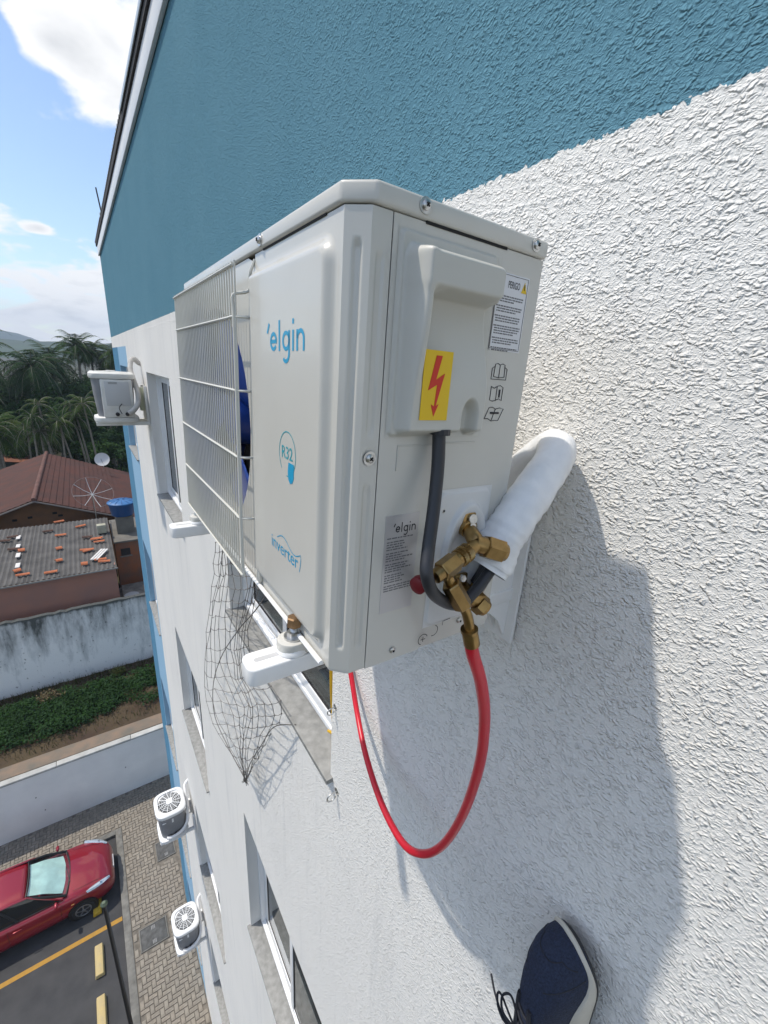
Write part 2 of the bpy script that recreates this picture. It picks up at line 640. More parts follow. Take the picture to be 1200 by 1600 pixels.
PM = {(i, hz): paver_mesh(i, hz) for i in range(4) for hz in (0, 1)}
COVERS = [(-0.66, 0.04, 9.33, 9.93), (0.05, 0.60, 11.6, 12.25)]
slots = []
for i in range(-140, 92):
    for j in range(-10, 150):
        q = (i - j) % 4
        if q not in (0, 3):
            continue
        hz = 1 if q == 0 else 0
        x, y = i * U, j * U
        w, d = (2 * U, U) if hz else (U, 2 * U)
        if x + w > 9 or y + d > 14.86:
            continue
        okA = x >= KX + 0.08 and x + w <= XW - 0.01
        okB = y >= KY + 0.085
        okC = x >= XW and y >= 10.25
        if not (okA or okB or okC) or x < -6.5:
            continue
        if any(x + w > a - .02 and x < b_ + .02 and y + d > c - .02 and y < d_ + .02 for a, b_, c, d_ in COVERS):
            continue
        slots.append((x, y, hz))


def on_screen(x, y, z):
    q = RW.T @ np.array([x, y, z - G])
    if q[2] <= 0.1:
        return False
    u, v = 600 + 671.37 * q[0] / q[2], 800 + 671.37 * q[1] / q[2]
    return -5 < u < 335 and 0 < v < 1605


seen = [s for s in slots if on_screen(s[0], s[1], 0.1)]
seen.sort(key=lambda s: s[0] ** 2 + s[1] ** 2)
near300 = set(seen[:300])
rest = MB()
for s in slots:
    x, y, hz = s
    mi = random.randrange(4)
    if s in near300:
        o = bpy.data.objects.new('paver', PM[(mi, hz)])
        COL.objects.link(o)
        o.parent = pave
        o.location = (x, y, 0.075 + random.uniform(-.002, .003))
        o.rotation_euler = (random.uniform(-.012, .012), random.uniform(-.012, .012), random.uniform(-.008, .008))
    else:
        me = PM[(mi, hz)]
        dz = random.uniform(-.002, .003)
        rest.add([(v.co.x + x, v.co.y + y, v.co.z + 0.075 + dz) for v in me.vertices], [tuple(p.vertices) for p in me.polygons], mi)
o = rest.build('paving_blocks', PAVS, pave)
o['kind'] = 'stuff'

M_IRON = mat('weathered_cover', (0.085, 0.086, 0.085), 0.8, var=0.35, vscale=9, detail=8, bump=0.3, bscale=70)
for (x0, x1, y0, y1), lab in zip(COVERS, ('square grey inspection cover set in the paving, in the open', 'square grey inspection cover in the paving close under the facade')):
    e = empty('inspection_cover', ((x0 + x1) / 2, (y0 + y1) / 2, 0.075))
    hx, hy = (x1 - x0) / 2, (y1 - y0) / 2
    b = MB()
    for a in (-1, 1):
        b.box(a * hx - 0.03 * (a > 0), a * hx + 0.03 * (a < 0), -hy, hy, 0.0, 0.03)
        b.box(-hx + 0.03, hx - 0.03, a * hy - 0.03 * (a > 0), a * hy + 0.03 * (a < 0), 0.0, 0.029)
    b.build('rim', M_CONC, e, bevel=0.004)
    b = MB().box(-hx + 0.036, hx - 0.036, -hy + 0.036, hy - 0.036, 0, 0.024)
    b.build('plate', M_IRON, e, bevel=0.004)
    for k in (-1, 1):
        for q in (-1, 0, 1):
            b = MB().box(q * 0.035 - 0.012, q * 0.035 + 0.012, k * hy * .62 - 0.05, k * hy * .62 + 0.05, 0.024, 0.030)
            b.build('lifting_slot', mat('slot_pale', (0.22, 0.22, 0.22), 0.7), e)
    tag(e, lab, 'manhole cover')

# bay lines (painted, 4 mm above the asphalt) and wheel stops
M_LINE = mat('yellow_road_paint', (0.42, 0.22, 0.018), 0.7, col2=(0.33, 0.18, 0.03), vscale=9, detail=9)
for yy, lab in ((10.57, 'long yellow painted bay line beside the red car'), (7.75, 'yellow painted bay line past the wheel stops'), (4.95, 'yellow painted bay line farther along the kerb')):
    b = MB().add([(-6.2, yy - 0.06, 0.004), (KX - 0.12, yy - 0.06, 0.004), (KX - 0.12, yy + 0.06, 0.004), (-6.2, yy + 0.06, 0.004)], [(0, 1, 2, 3)])
    o = b.build('bay_line', M_LINE)
    o['kind'] = 'structure'
    o['label'] = lab
M_STOP = mat('cream_painted_concrete', (0.52, 0.40, 0.17), 0.8, col2=(0.44, 0.35, 0.19), vscale=12, detail=8, bump=0.2, bscale=60)
M_STOPY = mat('yellow_painted_concrete', (0.52, 0.33, 0.02), 0.75, col2=(0.42, 0.27, 0.03), vscale=12, detail=8)
for y0, y1, m_, lab in ((9.42, 10.16, M_STOP, 'cream concrete wheel stop next to the yellow bay line'), (8.25, 8.95, M_STOP, 'cream concrete wheel stop, second one after the yellow bay line'),
                        (11.02, 11.60, M_STOPY, 'bright yellow concrete wheel stop under the front wheel of the red car'), (12.5, 13.1, M_STOPY, 'yellow concrete wheel stop under the far front wheel of the red car')):
    b = MB()
    prof = [(-0.11, 0.0), (0.11, 0.0), (0.085, 0.13), (-0.085, 0.13)]
    b.prism(prof, lambda a, c, t: (a, t, c), y0 - (y0 + y1) / 2, (y1 - y0) / 2)
    o = b.build('wheel_stop', m_, bevel=0.012)
    o.location = (-1.60, (y0 + y1) / 2, 0)
    tag(o, lab, 'wheel stop', 'wheel stops in the parking bays')

# black lamp post
e = empty('lamp_post', (-.965, 7.56, 0))
M_BLACK = mat('black_painted_steel', (0.012, 0.012, 0.013), 0.45)
MB().rev((0, 0, 0), (0, 0, 1), [(0, .10), (.02, .10), (.03, .06), (.30, .055), (.32, .045), (5.06, .036)], 14).build('pole', M_BLACK, e, smooth=True)
MB().rev((0, 0, 5.06), (0, 0, 1), [(0, .05), (.03, .065), (.05, .065), (.09, .03)], 14).build('cap', mat('dull_green_metal', (0.10, 0.13, 0.09), 0.45, .5), e, smooth=True)
tag(e, 'thin black lamp post standing by the kerb near the wheel stops', 'lamp post')

# ------------------------------------------------------------------ boundary walls and planted bank
M_BW = mat('white_boundary_paint', (0.84, 0.83, 0.81), 0.8, col2=(0.74, 0.735, 0.72), vscale=1.3, detail=9, bump=0.1, bscale=40)
e = empty('boundary_wall', (0, 14.82, 0))
MB().box(-14, 9, 0, 0.16, 0, 2.36).build('wall', M_BW, e)
k = -14.0
while k < 9:
    w = random.uniform(1.6, 2.6)
    MB().box(k, min(k + w - 0.012, 9), -0.03, 0.19, 2.362, 2.44 + random.uniform(-.006, .006)).build('coping_slab', mat('grubby_coping', (0.50, 0.50, 0.48), .85, col2=(0.36, 0.355, 0.33), vscale=3, detail=9), e, bevel=0.012)
    k += w
for x, z in ((-3.0, 1.45), (-2.85, 0.80), (-0.45, 1.25), (-4.4, 1.3)):
    MB().rev((x, -0.004, z), (0, -1, 0), [(-.01, .018), (.003, .018)], 10).build('weep_hole', M_DARK, e)
tag(e, 'plain white boundary wall with a pale coping behind the red car', 'wall')
M_LEDGE = mat('mossy_ledge_concrete', (0.15, 0.135, 0.11), 0.9, col2=(0.24, 0.17, 0.12), vscale=2.5, detail=9, bump=0.4, bscale=30)
o = MB().box(-14, 9, 15.015, 15.56, 2.30, 2.46).build('planter_ledge', M_LEDGE, bevel=0.01)
o['kind'] = 'structure'
bank = MB().grid(60, 14, lambda a, c: (-10 + 17 * a, 15.56 + c * 3.85, 2.43 + 0.10 * math.sin(a * 31) * c * (1 - c) + 0.16 * math.sin(c * 3.1) + 0.05 * mnoise.noise((a * 60, c * 9, 0))))
o = bank.build('planted_bank', mat('bare_soil', (0.055, 0.034, 0.022), 0.95, col2=(0.085, 0.062, 0.032), vscale=1.1, detail=9, bump=0.6, bscale=22, bdist=0.03), smooth=True)
o['kind'] = 'structure'


def stained_material():
    M = mat('stained_limewash', (0.60, 0.60, 0.60), 0.9, bump=0.35, bscale=16, bdist=0.03)
    nt = M.node_tree
    N, L = nt.nodes, nt.links
    bs = N['Principled BSDF']
    tc = N.new('ShaderNodeTexCoord')
    mp = N.new('ShaderNodeMapping')
    mp.inputs['Scale'].default_value = (1.3, 1, 0.35)
    L.new(tc.outputs['Object'], mp.inputs[0])
    n1 = N.new('ShaderNodeTexNoise')
    n1.inputs['Scale'].default_value = 1.6
    n1.inputs['Detail'].default_value = 9
    n1.inputs['Roughness'].default_value = 0.68
    L.new(mp.outputs[0], n1.inputs['Vector'])
    sp = N.new('ShaderNodeSeparateXYZ')
    L.new(tc.outputs['Object'], sp.inputs[0])
    g = N.new('ShaderNodeMapRange')
    g.inputs['From Min'].default_value = 0.6
    g.inputs['From Max'].default_value = 3.25
    g.inputs['To Min'].default_value = -0.10
    g.inputs['To Max'].default_value = 0.22
    L.new(sp.outputs[2], g.inputs['Value'])
    ad = N.new('ShaderNodeMath')
    L.new(n1.outputs['Fac'], ad.inputs[0])
    L.new(g.outputs[0], ad.inputs[1])
    g2 = N.new('ShaderNodeMapRange')
    g2.inputs['From Min'].default_value = 3.12
    g2.inputs['From Max'].default_value = 3.27
    g2.inputs['To Max'].default_value = 0.22
    L.new(sp.outputs[2], g2.inputs['Value'])
    ad2 = N.new('ShaderNodeMath')
    L.new(ad.outputs[0], ad2.inputs[0])
    L.new(g2.outputs[0], ad2.inputs[1])
    ad = ad2
    r = N.new('ShaderNodeValToRGB')
    e_ = r.color_ramp.elements
    e_[0].position, e_[0].color = 0.46, (0.84, 0.83, 0.81, 1)
    e_[1].position, e_[1].color = 0.80, (0.09, 0.095, 0.09, 1)
    x = r.color_ramp.elements.new(0.6)
    x.color = (0.60, 0.60, 0.59, 1)
    L.new(ad.outputs[0], r.inputs[0])
    n2 = N.new('ShaderNodeTexNoise')
    n2.inputs['Scale'].default_value = 7
    n2.inputs['Detail'].default_value = 3
    L.new(tc.outputs['Object'], n2.inputs['Vector'])
    r2 = N.new('ShaderNodeValToRGB')
    r2.color_ramp.elements[0].position, r2.color_ramp.elements[0].color = 0.30, (0.25, 0.24, 0.23, 1)
    r2.color_ramp.elements[1].position, r2.color_ramp.elements[1].color = 0.36, (1, 1, 1, 1)
    L.new(n2.outputs['Fac'], r2.inputs[0])
    mx = N.new('ShaderNodeMix')
    mx.data_type = 'RGBA'
    mx.blend_type = 'MULTIPLY'
    mx.inputs[0].default_value = 0.7
    L.new(r.outputs[0], mx.inputs[6])
    L.new(r2.outputs[0], mx.inputs[7])
    L.new(mx.outputs[2], bs.inputs['Base Color'])
    return M


b = MB()
n = 120
top = [3.25 + 0.05 * mnoise.noise((i * .21, 3, 0)) + 0.05 * mnoise.noise((i * .9, 7, 0)) for i in range(n)]
xs = [-12 + 22 * i / (n - 1) for i in range(n)]
vs = []
for i in range(n):
    vs += [(xs[i], 0, -.3), (xs[i], 0, top[i]), (xs[i], .10, top[i] + .05), (xs[i], .22, -.3)]
fs = [(4 * i + q, 4 * i + 4 + q, 4 * i + 4 + (q + 1) % 4, 4 * i + (q + 1) % 4) for i in range(n - 1) for q in range(4)]
b.add(vs, fs)
o = b.build('garden_wall', stained_material())
o.location = (0, 19.42, 2.42)
tag(o, 'old white garden wall streaked with black damp stains', 'wall')


# ------------------------------------------------------------------ foliage helpers
def leaf_cloud(b, blobs, n, size, flat=0.5, mi=2, squash=1.0):
    """leaf quads scattered through ellipsoid blobs (cx,cy,cz,rx,ry,rz)"""
    w = np.array([q[3] * q[4] * q[5] for q in blobs]) ** (2 / 3)
    pick = rng.choice(len(blobs), n, p=w / w.sum())
    B = np.array(blobs)[pick]
    d = rng.normal(size=(n, 3))
    d /= np.linalg.norm(d, axis=1)[:, None]
    rad = rng.uniform(0.25, 1.0, n) ** 0.45
    rad *= 1 + 0.22 * rng.normal(size=n)
    c = B[:, :3] + d * B[:, 3:] * rad[:, None]
    nrm = d * 0.6 + rng.normal(size=(n, 3)) * 0.55 + np.array([0, 0, flat])
    nrm /= np.linalg.norm(nrm, axis=1)[:, None]
    t = np.cross(nrm, rng.normal(size=(n, 3)))
    t /= np.linalg.norm(t, axis=1)[:, None]
    s = np.cross(nrm, t)
    L_ = size * rng.uniform(.6, 1.4, n)[:, None]
    W_ = L_ * 0.42
    q = np.stack([c - t * L_, c + s * W_, c + t * L_, c - s * W_], 1).reshape(-1, 3)
    o = len(b.v)
    b.v += list(map(tuple, q))
    b.f += [(o + 4 * i, o + 4 * i + 1, o + 4 * i + 2, o + 4 * i + 3) for i in range(n)]
    b.m += list(rng.integers(0, mi, n))


GREENS = [mat('leaf_%d' % i, c, 0.75, var=0.25, vscale=1.3, spec=0.08) for i, c in
          enumerate([(0.020, 0.050, 0.012), (0.034, 0.070, 0.016), (0.058, 0.085, 0.020), (0.026, 0.056, 0.024)])]
M_BARK = mat('grey_bark', (0.16, 0.15, 0.13), 0.9, var=0.3, vscale=6, detail=6)
M_PALMBARK = mat('palm_bark', (0.19, 0.175, 0.145), 0.9, var=0.25, vscale=9, detail=5)

# hedge plants on the bank: a ground-cover mass plus single clumps
hb = MB()
blobs = []
for i in range(420):
    x = rng.uniform(-7.5, 6)
    y = rng.uniform(16.25, 18.3)
    if y < 16.6 + 0.35 * max(0, x + 1.2) * .6 and x > -1.6 and rng.random() < .8:
        continue
    hgt = rng.uniform(.14, .27)
    blobs.append((x, y, 2.62 + hgt * .5, rng.uniform(.25, .5), rng.uniform(.2, .4), hgt))
leaf_cloud(hb, blobs, 70000, 0.045, 0.8, 2)
o = hb.build('ground_cover', [GREENS[0], GREENS[3]])
tag(o, 'low dark green leafy plants covering the bank', 'ground cover', kind='stuff')
gb = MB()
for k in range(9000):
    x, y = rng.uniform(-8, 6), 18.1 + rng.random() ** 1.3 * 1.25
    if rng.random() < .5:
        y = rng.uniform(15.7, 19.3)
    h = rng.uniform(.04, .14)
    a = rng.uniform(0, 6.28)
    dx, dy = math.cos(a) * .012, math.sin(a) * .012
    z = 2.56
    gb.add([(x - dx, y - dy, z - .1), (x + dx, y + dy, z - .1), (x + rng.uniform(-.05, .05), y + rng.uniform(-.05, .05), z + h)], [(0, 1, 2)], int(rng.integers(0, 2)))
o = gb.build('grass', [GREENS[2], mat('dry_grass', (0.10, 0.085, 0.035), 0.8)])
tag(o, 'thin grass growing along the foot of the stained wall', 'grass', kind='stuff')
for x, y, s, lab in ((-2.55, 18.15, 0.42, 'dry brown shrub on the bank by the stained wall'), (-0.25, 18.75, 0.24, 'small yellow-green shrub at the foot of the stained wall')):
    b = MB()
    leaf_cloud(b, [(0, 0, s * .55, s, s * .7, s * .6), (s * .5, .05, s * .4, s * .6, s * .5, s * .45)], 1500, 0.045, 0.6, 2)
    cs = [(0.12, 0.085, 0.035), (0.09, 0.07, 0.03)] if s > .3 else [(0.13, 0.12, 0.02), (0.08, 0.10, 0.02)]
    e = empty('shrub', (x, y, 2.55))
    b.build('foliage', [mat('shrub_%d_%d' % (int(s * 100), i), c, .7) for i, c in enumerate(cs)], e)
    st = MB()
    for q in range(6):
        a = q * 1.05
        st.tube([(0, 0, -.05), (math.cos(a) * s * .5, math.sin(a) * s * .4, s * .7)], [.012, .005], 5)
    st.build('stem', M_BARK, e)
    tag(e, lab, 'shrub')


# ------------------------------------------------------------------ the apartment building
BY0, BY1 = -7.0, 10.195
ZTOP = 17.30
COLS = {'A': (1.143, 2.548), 'B': (4.069, 5.499), 'C': (7.60, 8.915)}
SILL0, FLOOR, WH = G - 1.540, 3.179, 1.383
ROWS = [SILL0 - FLOOR * k for k in range(5)]
bld = empty('apartment_building', (XW, 0, 0))
tag(bld, 'white roughcast apartment block with a blue upper band and blue corner stripes', 'building')
OPEN = [(y0, y1, z, z + WH) for (y0, y1) in COLS.values() for z in ROWS]
ycuts = sorted({BY0, BY1, *[q for c in COLS.values() for q in c]})
zcuts = sorted({0.0, ZTOP, *ROWS, *[z + WH for z in ROWS]})
REV = 0.15
wb = MB()
for i in range(len(ycuts) - 1):
    for j in range(len(zcuts) - 1):
        y0, y1, z0, z1 = ycuts[i], ycuts[i + 1], zcuts[j], zcuts[j + 1]
        if any(a <= y0 + 1e-6 and y1 <= b_ + 1e-6 and c <= z0 + 1e-6 and z1 <= d + 1e-6 for a, b_, c, d in OPEN):
            continue
        wb.add([(0, y0, z0), (0, y1, z0), (0, y1, z1), (0, y0, z1)], [(0, 3, 2, 1)])
for y0, y1, z0, z1 in OPEN:
    wb.add([(0, y0, z0), (0, y1, z0), (0, y1, z1), (0, y0, z1), (REV + .1, y0, z0), (REV + .1, y1, z0), (REV + .1, y1, z1), (REV + .1, y0, z1)],
           [(0, 1, 5, 4), (1, 2, 6, 5), (2, 3, 7, 6), (3, 0, 4, 7)])
# end walls, back wall
wb.add([(0, BY1, 0), (11, BY1, 0), (11, BY1, ZTOP), (0, BY1, ZTOP)], [(0, 1, 2, 3)])
wb.add([(0, BY0, 0), (11, BY0, 0), (11, BY0, ZTOP), (0, BY0, ZTOP)], [(3, 2, 1, 0)])
wb.add([(11, BY0, 0), (11, BY1, 0), (11, BY1, ZTOP), (11, BY0, ZTOP)], [(0, 1, 2, 3)])
me = bpy.data.meshes.new('wall')
me.from_pydata(wb.v, [], wb.f)
me.materials.append(M_WALL)
w_o = bpy.data.objects.new('wall', me)
# keep the paint pattern in world coordinates
for v in me.vertices:
    v.co.x += XW
COL.objects.link(w_o)
w_o.parent = bld
w_o.location = (-XW, 0, 0)
M_ROOM = mat('room_plaster', (0.55, 0.53, 0.50), 0.9)
M_ROOMF = mat('room_floor', (0.20, 0.14, 0.09), 0.6)
rb = MB()
for k in range(5):
    zf = ROWS[k] - 1.05
    if zf < 0.02:
        zf = 0.02
    rb.box(REV + .11, 3.6, BY0 + .05, BY1 - .05, zf - 0.12 if k < 4 else zf - .01, zf, 1)
for yy in (-0.5, 3.3, 6.6):
    rb.box(REV + .11, 3.6, yy, yy + .12, 0.05, ZTOP - .05)
rb.box(3.61, 3.7, BY0 + .05, BY1 - .05, 0.05, ZTOP - .05)
rb.build('interior', [M_ROOM, M_ROOMF], bld)


# windows ---------------------------------------------------------------
def make_window(y0, y1):
    w = y1 - y0
    root = empty('window')
    fo = MB()
    d0, d1 = 0.085, 0.15
    t = 0.045
    fo.box(d0, d1, 0.002, t, .022, WH - .002)
    fo.box(d0, d1, w - t, w - .002, .022, WH - .002)
    fo.box(d0 + .001, d1 - .001, t, w - t, WH - t, WH - .002)
    fo.box(d0 + .001, d1 - .001, t, w - t, .022, .05)
    fo.box(d0 + .026, d0 + .032, t, w - t, .05, .064)      # track rib
    f = fo.build('frame', M_ALU, root, bevel=0.003)
    for (a, c, dd) in ((t, w * .52, d0 + .008), (w * .48, w - t, d0 + .038)):
        s = MB()
        st = 0.05
        za, zb_ = 0.052, WH - t - .002
        s.box(dd, dd + .022, a + .001, a + st, za, zb_)
        s.box(dd, dd + .022, c - st, c - .001, za, zb_)
        s.box(dd + .001, dd + .021, a + st, c - st, za, za + st)
        s.box(dd + .001, dd + .021, a + st, c - st, zb_ - st, zb_)
        so = s.build('sash', M_ALU, root, bevel=0.002)
        g = MB().box(dd + .005, dd + .017, a + st, a + st + .007, za + st, zb_ - st).box(dd + .005, dd + .017, c - st - .007, c - st, za + st, zb_ - st)
        g.box(dd + .006, dd + .016, a + st + .007, c - st - .007, za + st, za + st + .007)
        g.build('gasket', M_GASKET, so)
        MB().box(dd + .009, dd + .013, a + st + .0075, c - st - .0075, za + st + .0075, zb_ - st - .001).build('pane', M_GLASS, so)
    sl = MB()
    sl.prism([(-.028, -.012), (.19, .0), (.19, .021), (-.028, .010)], lambda a, c, tt: (a, tt, c), -.02, w + .02)
    sl.build('sill', M_GRANITE, root, bevel=0.003)
    return root


for cname, (y0, y1) in COLS.items():
    proto = None
    for k, z in enumerate(ROWS):
        o = make_window(y0, y1) if proto is None else copy_tree(proto)
        proto = proto or o
        o.parent = bld
        o.location = (0, y0, z)
# a curtain and a wardrobe edge seen through one of the windows
cu = MB().grid(60, 4, lambda a, c: (.42 + .02 * math.sin(a * 60), 1.75 + .9 * a, ROWS[1] - .3 + 1.6 * c))
cu.build('curtain', mat('ochre_curtain', (0.38, 0.20, 0.06), 0.9), bld)

# eaves: white moulding, dark board, roof sheets
MB().box(-.027, -.002, BY0 - .02, BY1 + .02, 17.205, 17.355).build('eaves_moulding', M_WHITE, bld, bevel=0.006)
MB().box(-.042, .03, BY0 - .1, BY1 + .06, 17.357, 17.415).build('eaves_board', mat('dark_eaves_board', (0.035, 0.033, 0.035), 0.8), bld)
rf = MB()
ny = 180
amp = .012
vs, fs = [], []
for i in range(ny * 4 + 1):
    y = BY0 - .15 + (BY1 - BY0 + .3) * i / (ny * 4)
    zz = amp * math.sin(i * math.pi / 2)
    sag = 0.008 * mnoise.noise((y * .6, 0, 0))
    for x in (-.045, 5.5, 11.2):
        vs.append((x, y, 17.440 + zz + sag + (1.35 if x == 5.5 else 0)))
    vs.append((-.045, y, 17.428 + zz + sag))
for i in range(ny * 4):
    a = 4 * i
    fs += [(a, a + 4, a + 5, a + 1), (a + 1, a + 5, a + 6, a + 2), (a + 3, a + 7, a + 4, a)]
rf.add(vs, fs)
roof = rf.build('roof', mat('fibre_cement_roof', (0.16, 0.16, 0.155), 0.9, var=0.3, vscale=2, detail=8), bld, smooth=True)
MB().box(-.056, -.0465, BY0, 4.85, 17.40, 17.437).build('gutter', mat('pale_gutter_metal', (0.50, 0.55, 0.58), 0.4, .3), bld, bevel=0.004)
an = empty('aerial', (XW - .02, 8.35, 17.44))
MB().tube([(0, 0, 0), (-.03, .04, .34)], .010, 6).build('rod', M_BLACK, an)
MB().box(-.03, .03, -.03, .03, -.03, .02).build('foot', M_STEEL, an)
tag(an, 'short thin aerial rod sticking up from the roof edge', 'aerial')

# hooks by the window under the air conditioner
for i, (y, z, s, lab) in enumerate(((1.118, 14.35, 1.0, 'small open wire hook screwed into the white wall by the window'), (1.09, 13.965, 1.3, 'bent metal hook at the end of the granite sill'))):
    e = empty('wall_hook', (XW, y, z))
    p = [(0, 0, 0), (-.018 * s, 0, 0)] + [(-.018 * s - .014 * s * math.sin(a), 0, -.014 * s + .014 * s * math.cos(a)) for a in [q * .45 for q in range(1, 11)]]
    MB().tube(p, .0022 * s, 6).build('hook', M_STEEL, e, smooth=True)
    MB().rev((.002, 0, 0), (-1, 0, 0), [(0, .012 * s), (.004, .012 * s), (.007, .004)], 10).build('plate', M_STEEL, e)
    tag(e, lab, 'hook')


# ------------------------------------------------------------------ the air conditioner on the wall
AD, AW, AH = 0.2466, 0.6955, 0.4856       # depth, width, height
RA = np.array(Matrix.Rotation(np.linalg.norm([0.1719, -1.074, 0.251]) * math.pi / 180, 3, Vector((0.1719, -1.074, 0.251)).normalized()))
ORI = RA.T @ (0.36 * np.array([.562, 1., -.917])) + np.array([0, 0, G])
ac = empty('air_conditioner', ORI, Matrix(RA.T.tolist()).to_euler())
tag(ac, 'pale grey split outdoor unit with blue elgin logo on wall brackets', 'air conditioner')
LIDB = 0.467
CH = 0.0175


def hgrid(b, nu, nv, a0, a1, c0, c1, fn):
    b.grid(nu, nv, lambda i, j: fn(a0 + (a1 - a0) * i, c0 + (c1 - c0) * j))


def stroke_mesh(name, paths, w, m_, parent, fn):
    b = MB()
    for p in paths:
        n_ = len(p)
        vs = []
        for i in range(n_):
            d = Vector((p[min(i + 1, n_ - 1)][0] - p[max(i - 1, 0)][0], p[min(i + 1, n_ - 1)][1] - p[max(i - 1, 0)][1]))
            d.normalize()
            for s in (-.5, .5):
                vs.append(fn(p[i][0] - d.y * w * s, p[i][1] + d.x * w * s))
        b.add(vs, [(2 * i, 2 * i + 1, 2 * i + 3, 2 * i + 2) for i in range(n_ - 1)])
    return b.build(name, m_, parent)


def elgin(name, m_, parent, fn):
    A = lambda cx, cy, r_, a0, a1: [(cx + r_ * math.cos(R(a0 + (a1 - a0) * q / 18)), cy + r_ * math.sin(R(a0 + (a1 - a0) * q / 18))) for q in range(19)]
    T = []
    sh_ = lambda p, dx: [(x + dx, y) for x, y in p]
    T += [A(.5, .5, .4, 0, 325), [(.1, .5), (.98, .5)]]
    T += [sh_([(.1, 0), (.1, 1.55)], 1.25)]
    T += [sh_(A(.5, .5, .4, 0, 360), 1.75), sh_([(.9, 1.0), (.9, .05)] + A(.48, -.1, .42, 5, -140), 1.75)]
    T += [sh_([(.1, 0), (.1, 1.0)], 3.05), sh_([(.1, 1.28), (.1, 1.52)], 3.05)]
    T += [sh_([(.1, 0), (.1, 1.0)], 3.55), sh_(A(.48, .55, .38, 175, 0) + [(.86, 0)], 3.55)]
    T += [[(-.42, .95), (-.12, 1.45)]]
    return stroke_mesh(name, T, .2, m_, parent, fn)


# front panel with its raised pad (faces -x)
def front_h(y, z):
    d = rrect(y, z, .031, .40, .022, .447, .02)
    h = .009 * sstep(.003, -.009, d)
    return h


b = MB()
hgrid(b, 90, 120, CH, .2520, .0, LIDB, lambda y, z: (-front_h(y, z), y, z))
front = b.build('front_panel', M_CAB, ac, smooth=True, angle=60)

# corner strip: chamfer and side return with pressed flutes
P0, P1, P2 = (0, CH), (CH, 0), (.0385, 0)


def strip(t, z):
    L1, L2 = math.hypot(CH, CH), .0385 - CH
    s = t * (L1 + L2)
    if s < L1:
        x, y = P0[0] + CH * s / L1, CH * (1 - s / L1)
        nx, ny = -.707, -.707
    else:
        x, y = CH + (s - L1), 0
        nx, ny = 0, -1
    dist = 0
    d1 = rrect(s, z, L1 * .36, L1 * .66, .03, .44, .0035)
    dist = min(dist, -.0026 * sstep(.002, -.0025, d1))
    for za, zc in ((.275, .432), (.03, .222)):
        d2 = rrect(s, z, L1 + L2 * .30, L1 + L2 * .66, za, zc, .003)
        dist = min(dist, -.0018 * sstep(.0018, -.002, d2))
    d3 = math.hypot((s - (L1 + L2 * .55)), (z - .251)) - .008
    dist = min(dist, -.0015 * sstep(.001, -.001, d3))
    return (x + nx * dist, y + ny * dist, z)


b = MB()
b.grid(64, 130, lambda i, j: strip(i, j * LIDB))
b.build('corner_panel', M_CAB, ac, smooth=True, angle=35)

# sheets: side, back, far side, fan front with round opening
FC, FZ, FR = .474, .236, .180
b = MB().prism([(.0398, -.004), (.121, -.004), (.121, .005), (AD, .005), (AD, LIDB), (.0398, LIDB)], lambda a, c, t: (a, t, c), .0, .004)
side = b.build('side_panel', M_CAB, ac)
MB().box(AD - .004, AD - .0005, .0045, AW - .004, .004, LIDB).build('back_panel', M_CAB, ac)
MB().box(.0, AD - .001, AW - .0035, AW, .004, LIDB).build('far_side_panel', M_CAB, ac)
MB().box(.036, .20, .0045, .008, .003, LIDB).build('inner_frame', M_DARK, ac)
b = MB()
n = 72
vs, fs = [], []
ya, yb = .2522, AW - .004
for i in range(n):
    t = 2 * math.pi * i / n
    cx, cz = math.cos(t), math.sin(t)
    k = min((yb - FC) / cx if cx > 1e-6 else (ya - FC) / cx if cx < -1e-6 else 9, (LIDB - FZ) / cz if cz > 1e-6 else (.002 - FZ) / cz if cz < -1e-6 else 9)
    vs += [(.0, FC + k * cx, FZ + k * cz), (.0, FC + FR * 1.03 * cx, FZ + FR * 1.03 * cz), (.006, FC + FR * cx, FZ + FR * cz), (.085, FC + FR * cx, FZ + FR * cz)]
for i in range(n):
    a, c = 4 * i, 4 * ((i + 1) % n)
    fs += [(a + q, a + q + 1, c + q + 1, c + q) for q in range(3)]
b.add(vs, fs)
b.build('fan_shroud', M_CAB, ac, smooth=True)
MB().box(.09, .094, .255, AW - .01, .006, LIDB - .003).build('coil', mat('dark_coil', (0.03, 0.03, 0.032), .6, .3, var=.4, vscale=300), ac)
fb = MB()
fb.rev((.03, FC, FZ), (1, 0, 0), [(-.012, .02), (-.008, .045), (.04, .05)], 24)
fan = fb.build('fan_hub', M_FAN, ac, smooth=True)
for q in range(3):
    b = MB()

    def blade(u, w, q=q):
        r_ = .045 + (FR - .052) * u
        t = q * 2.0944 + (w - .5) * (1.5 + .25 * u) + .35 * u
        return (.028 + (w - .5) * .05 * (1 - .3 * u), FC + r_ * math.cos(t), FZ + r_ * math.sin(t))
    b.grid(12, 14, blade)
    o = b.build('fan_blade', M_FAN, ac, smooth=True)
    sm = o.modifiers.new('thick', 'SOLIDIFY')
    sm.thickness = .002

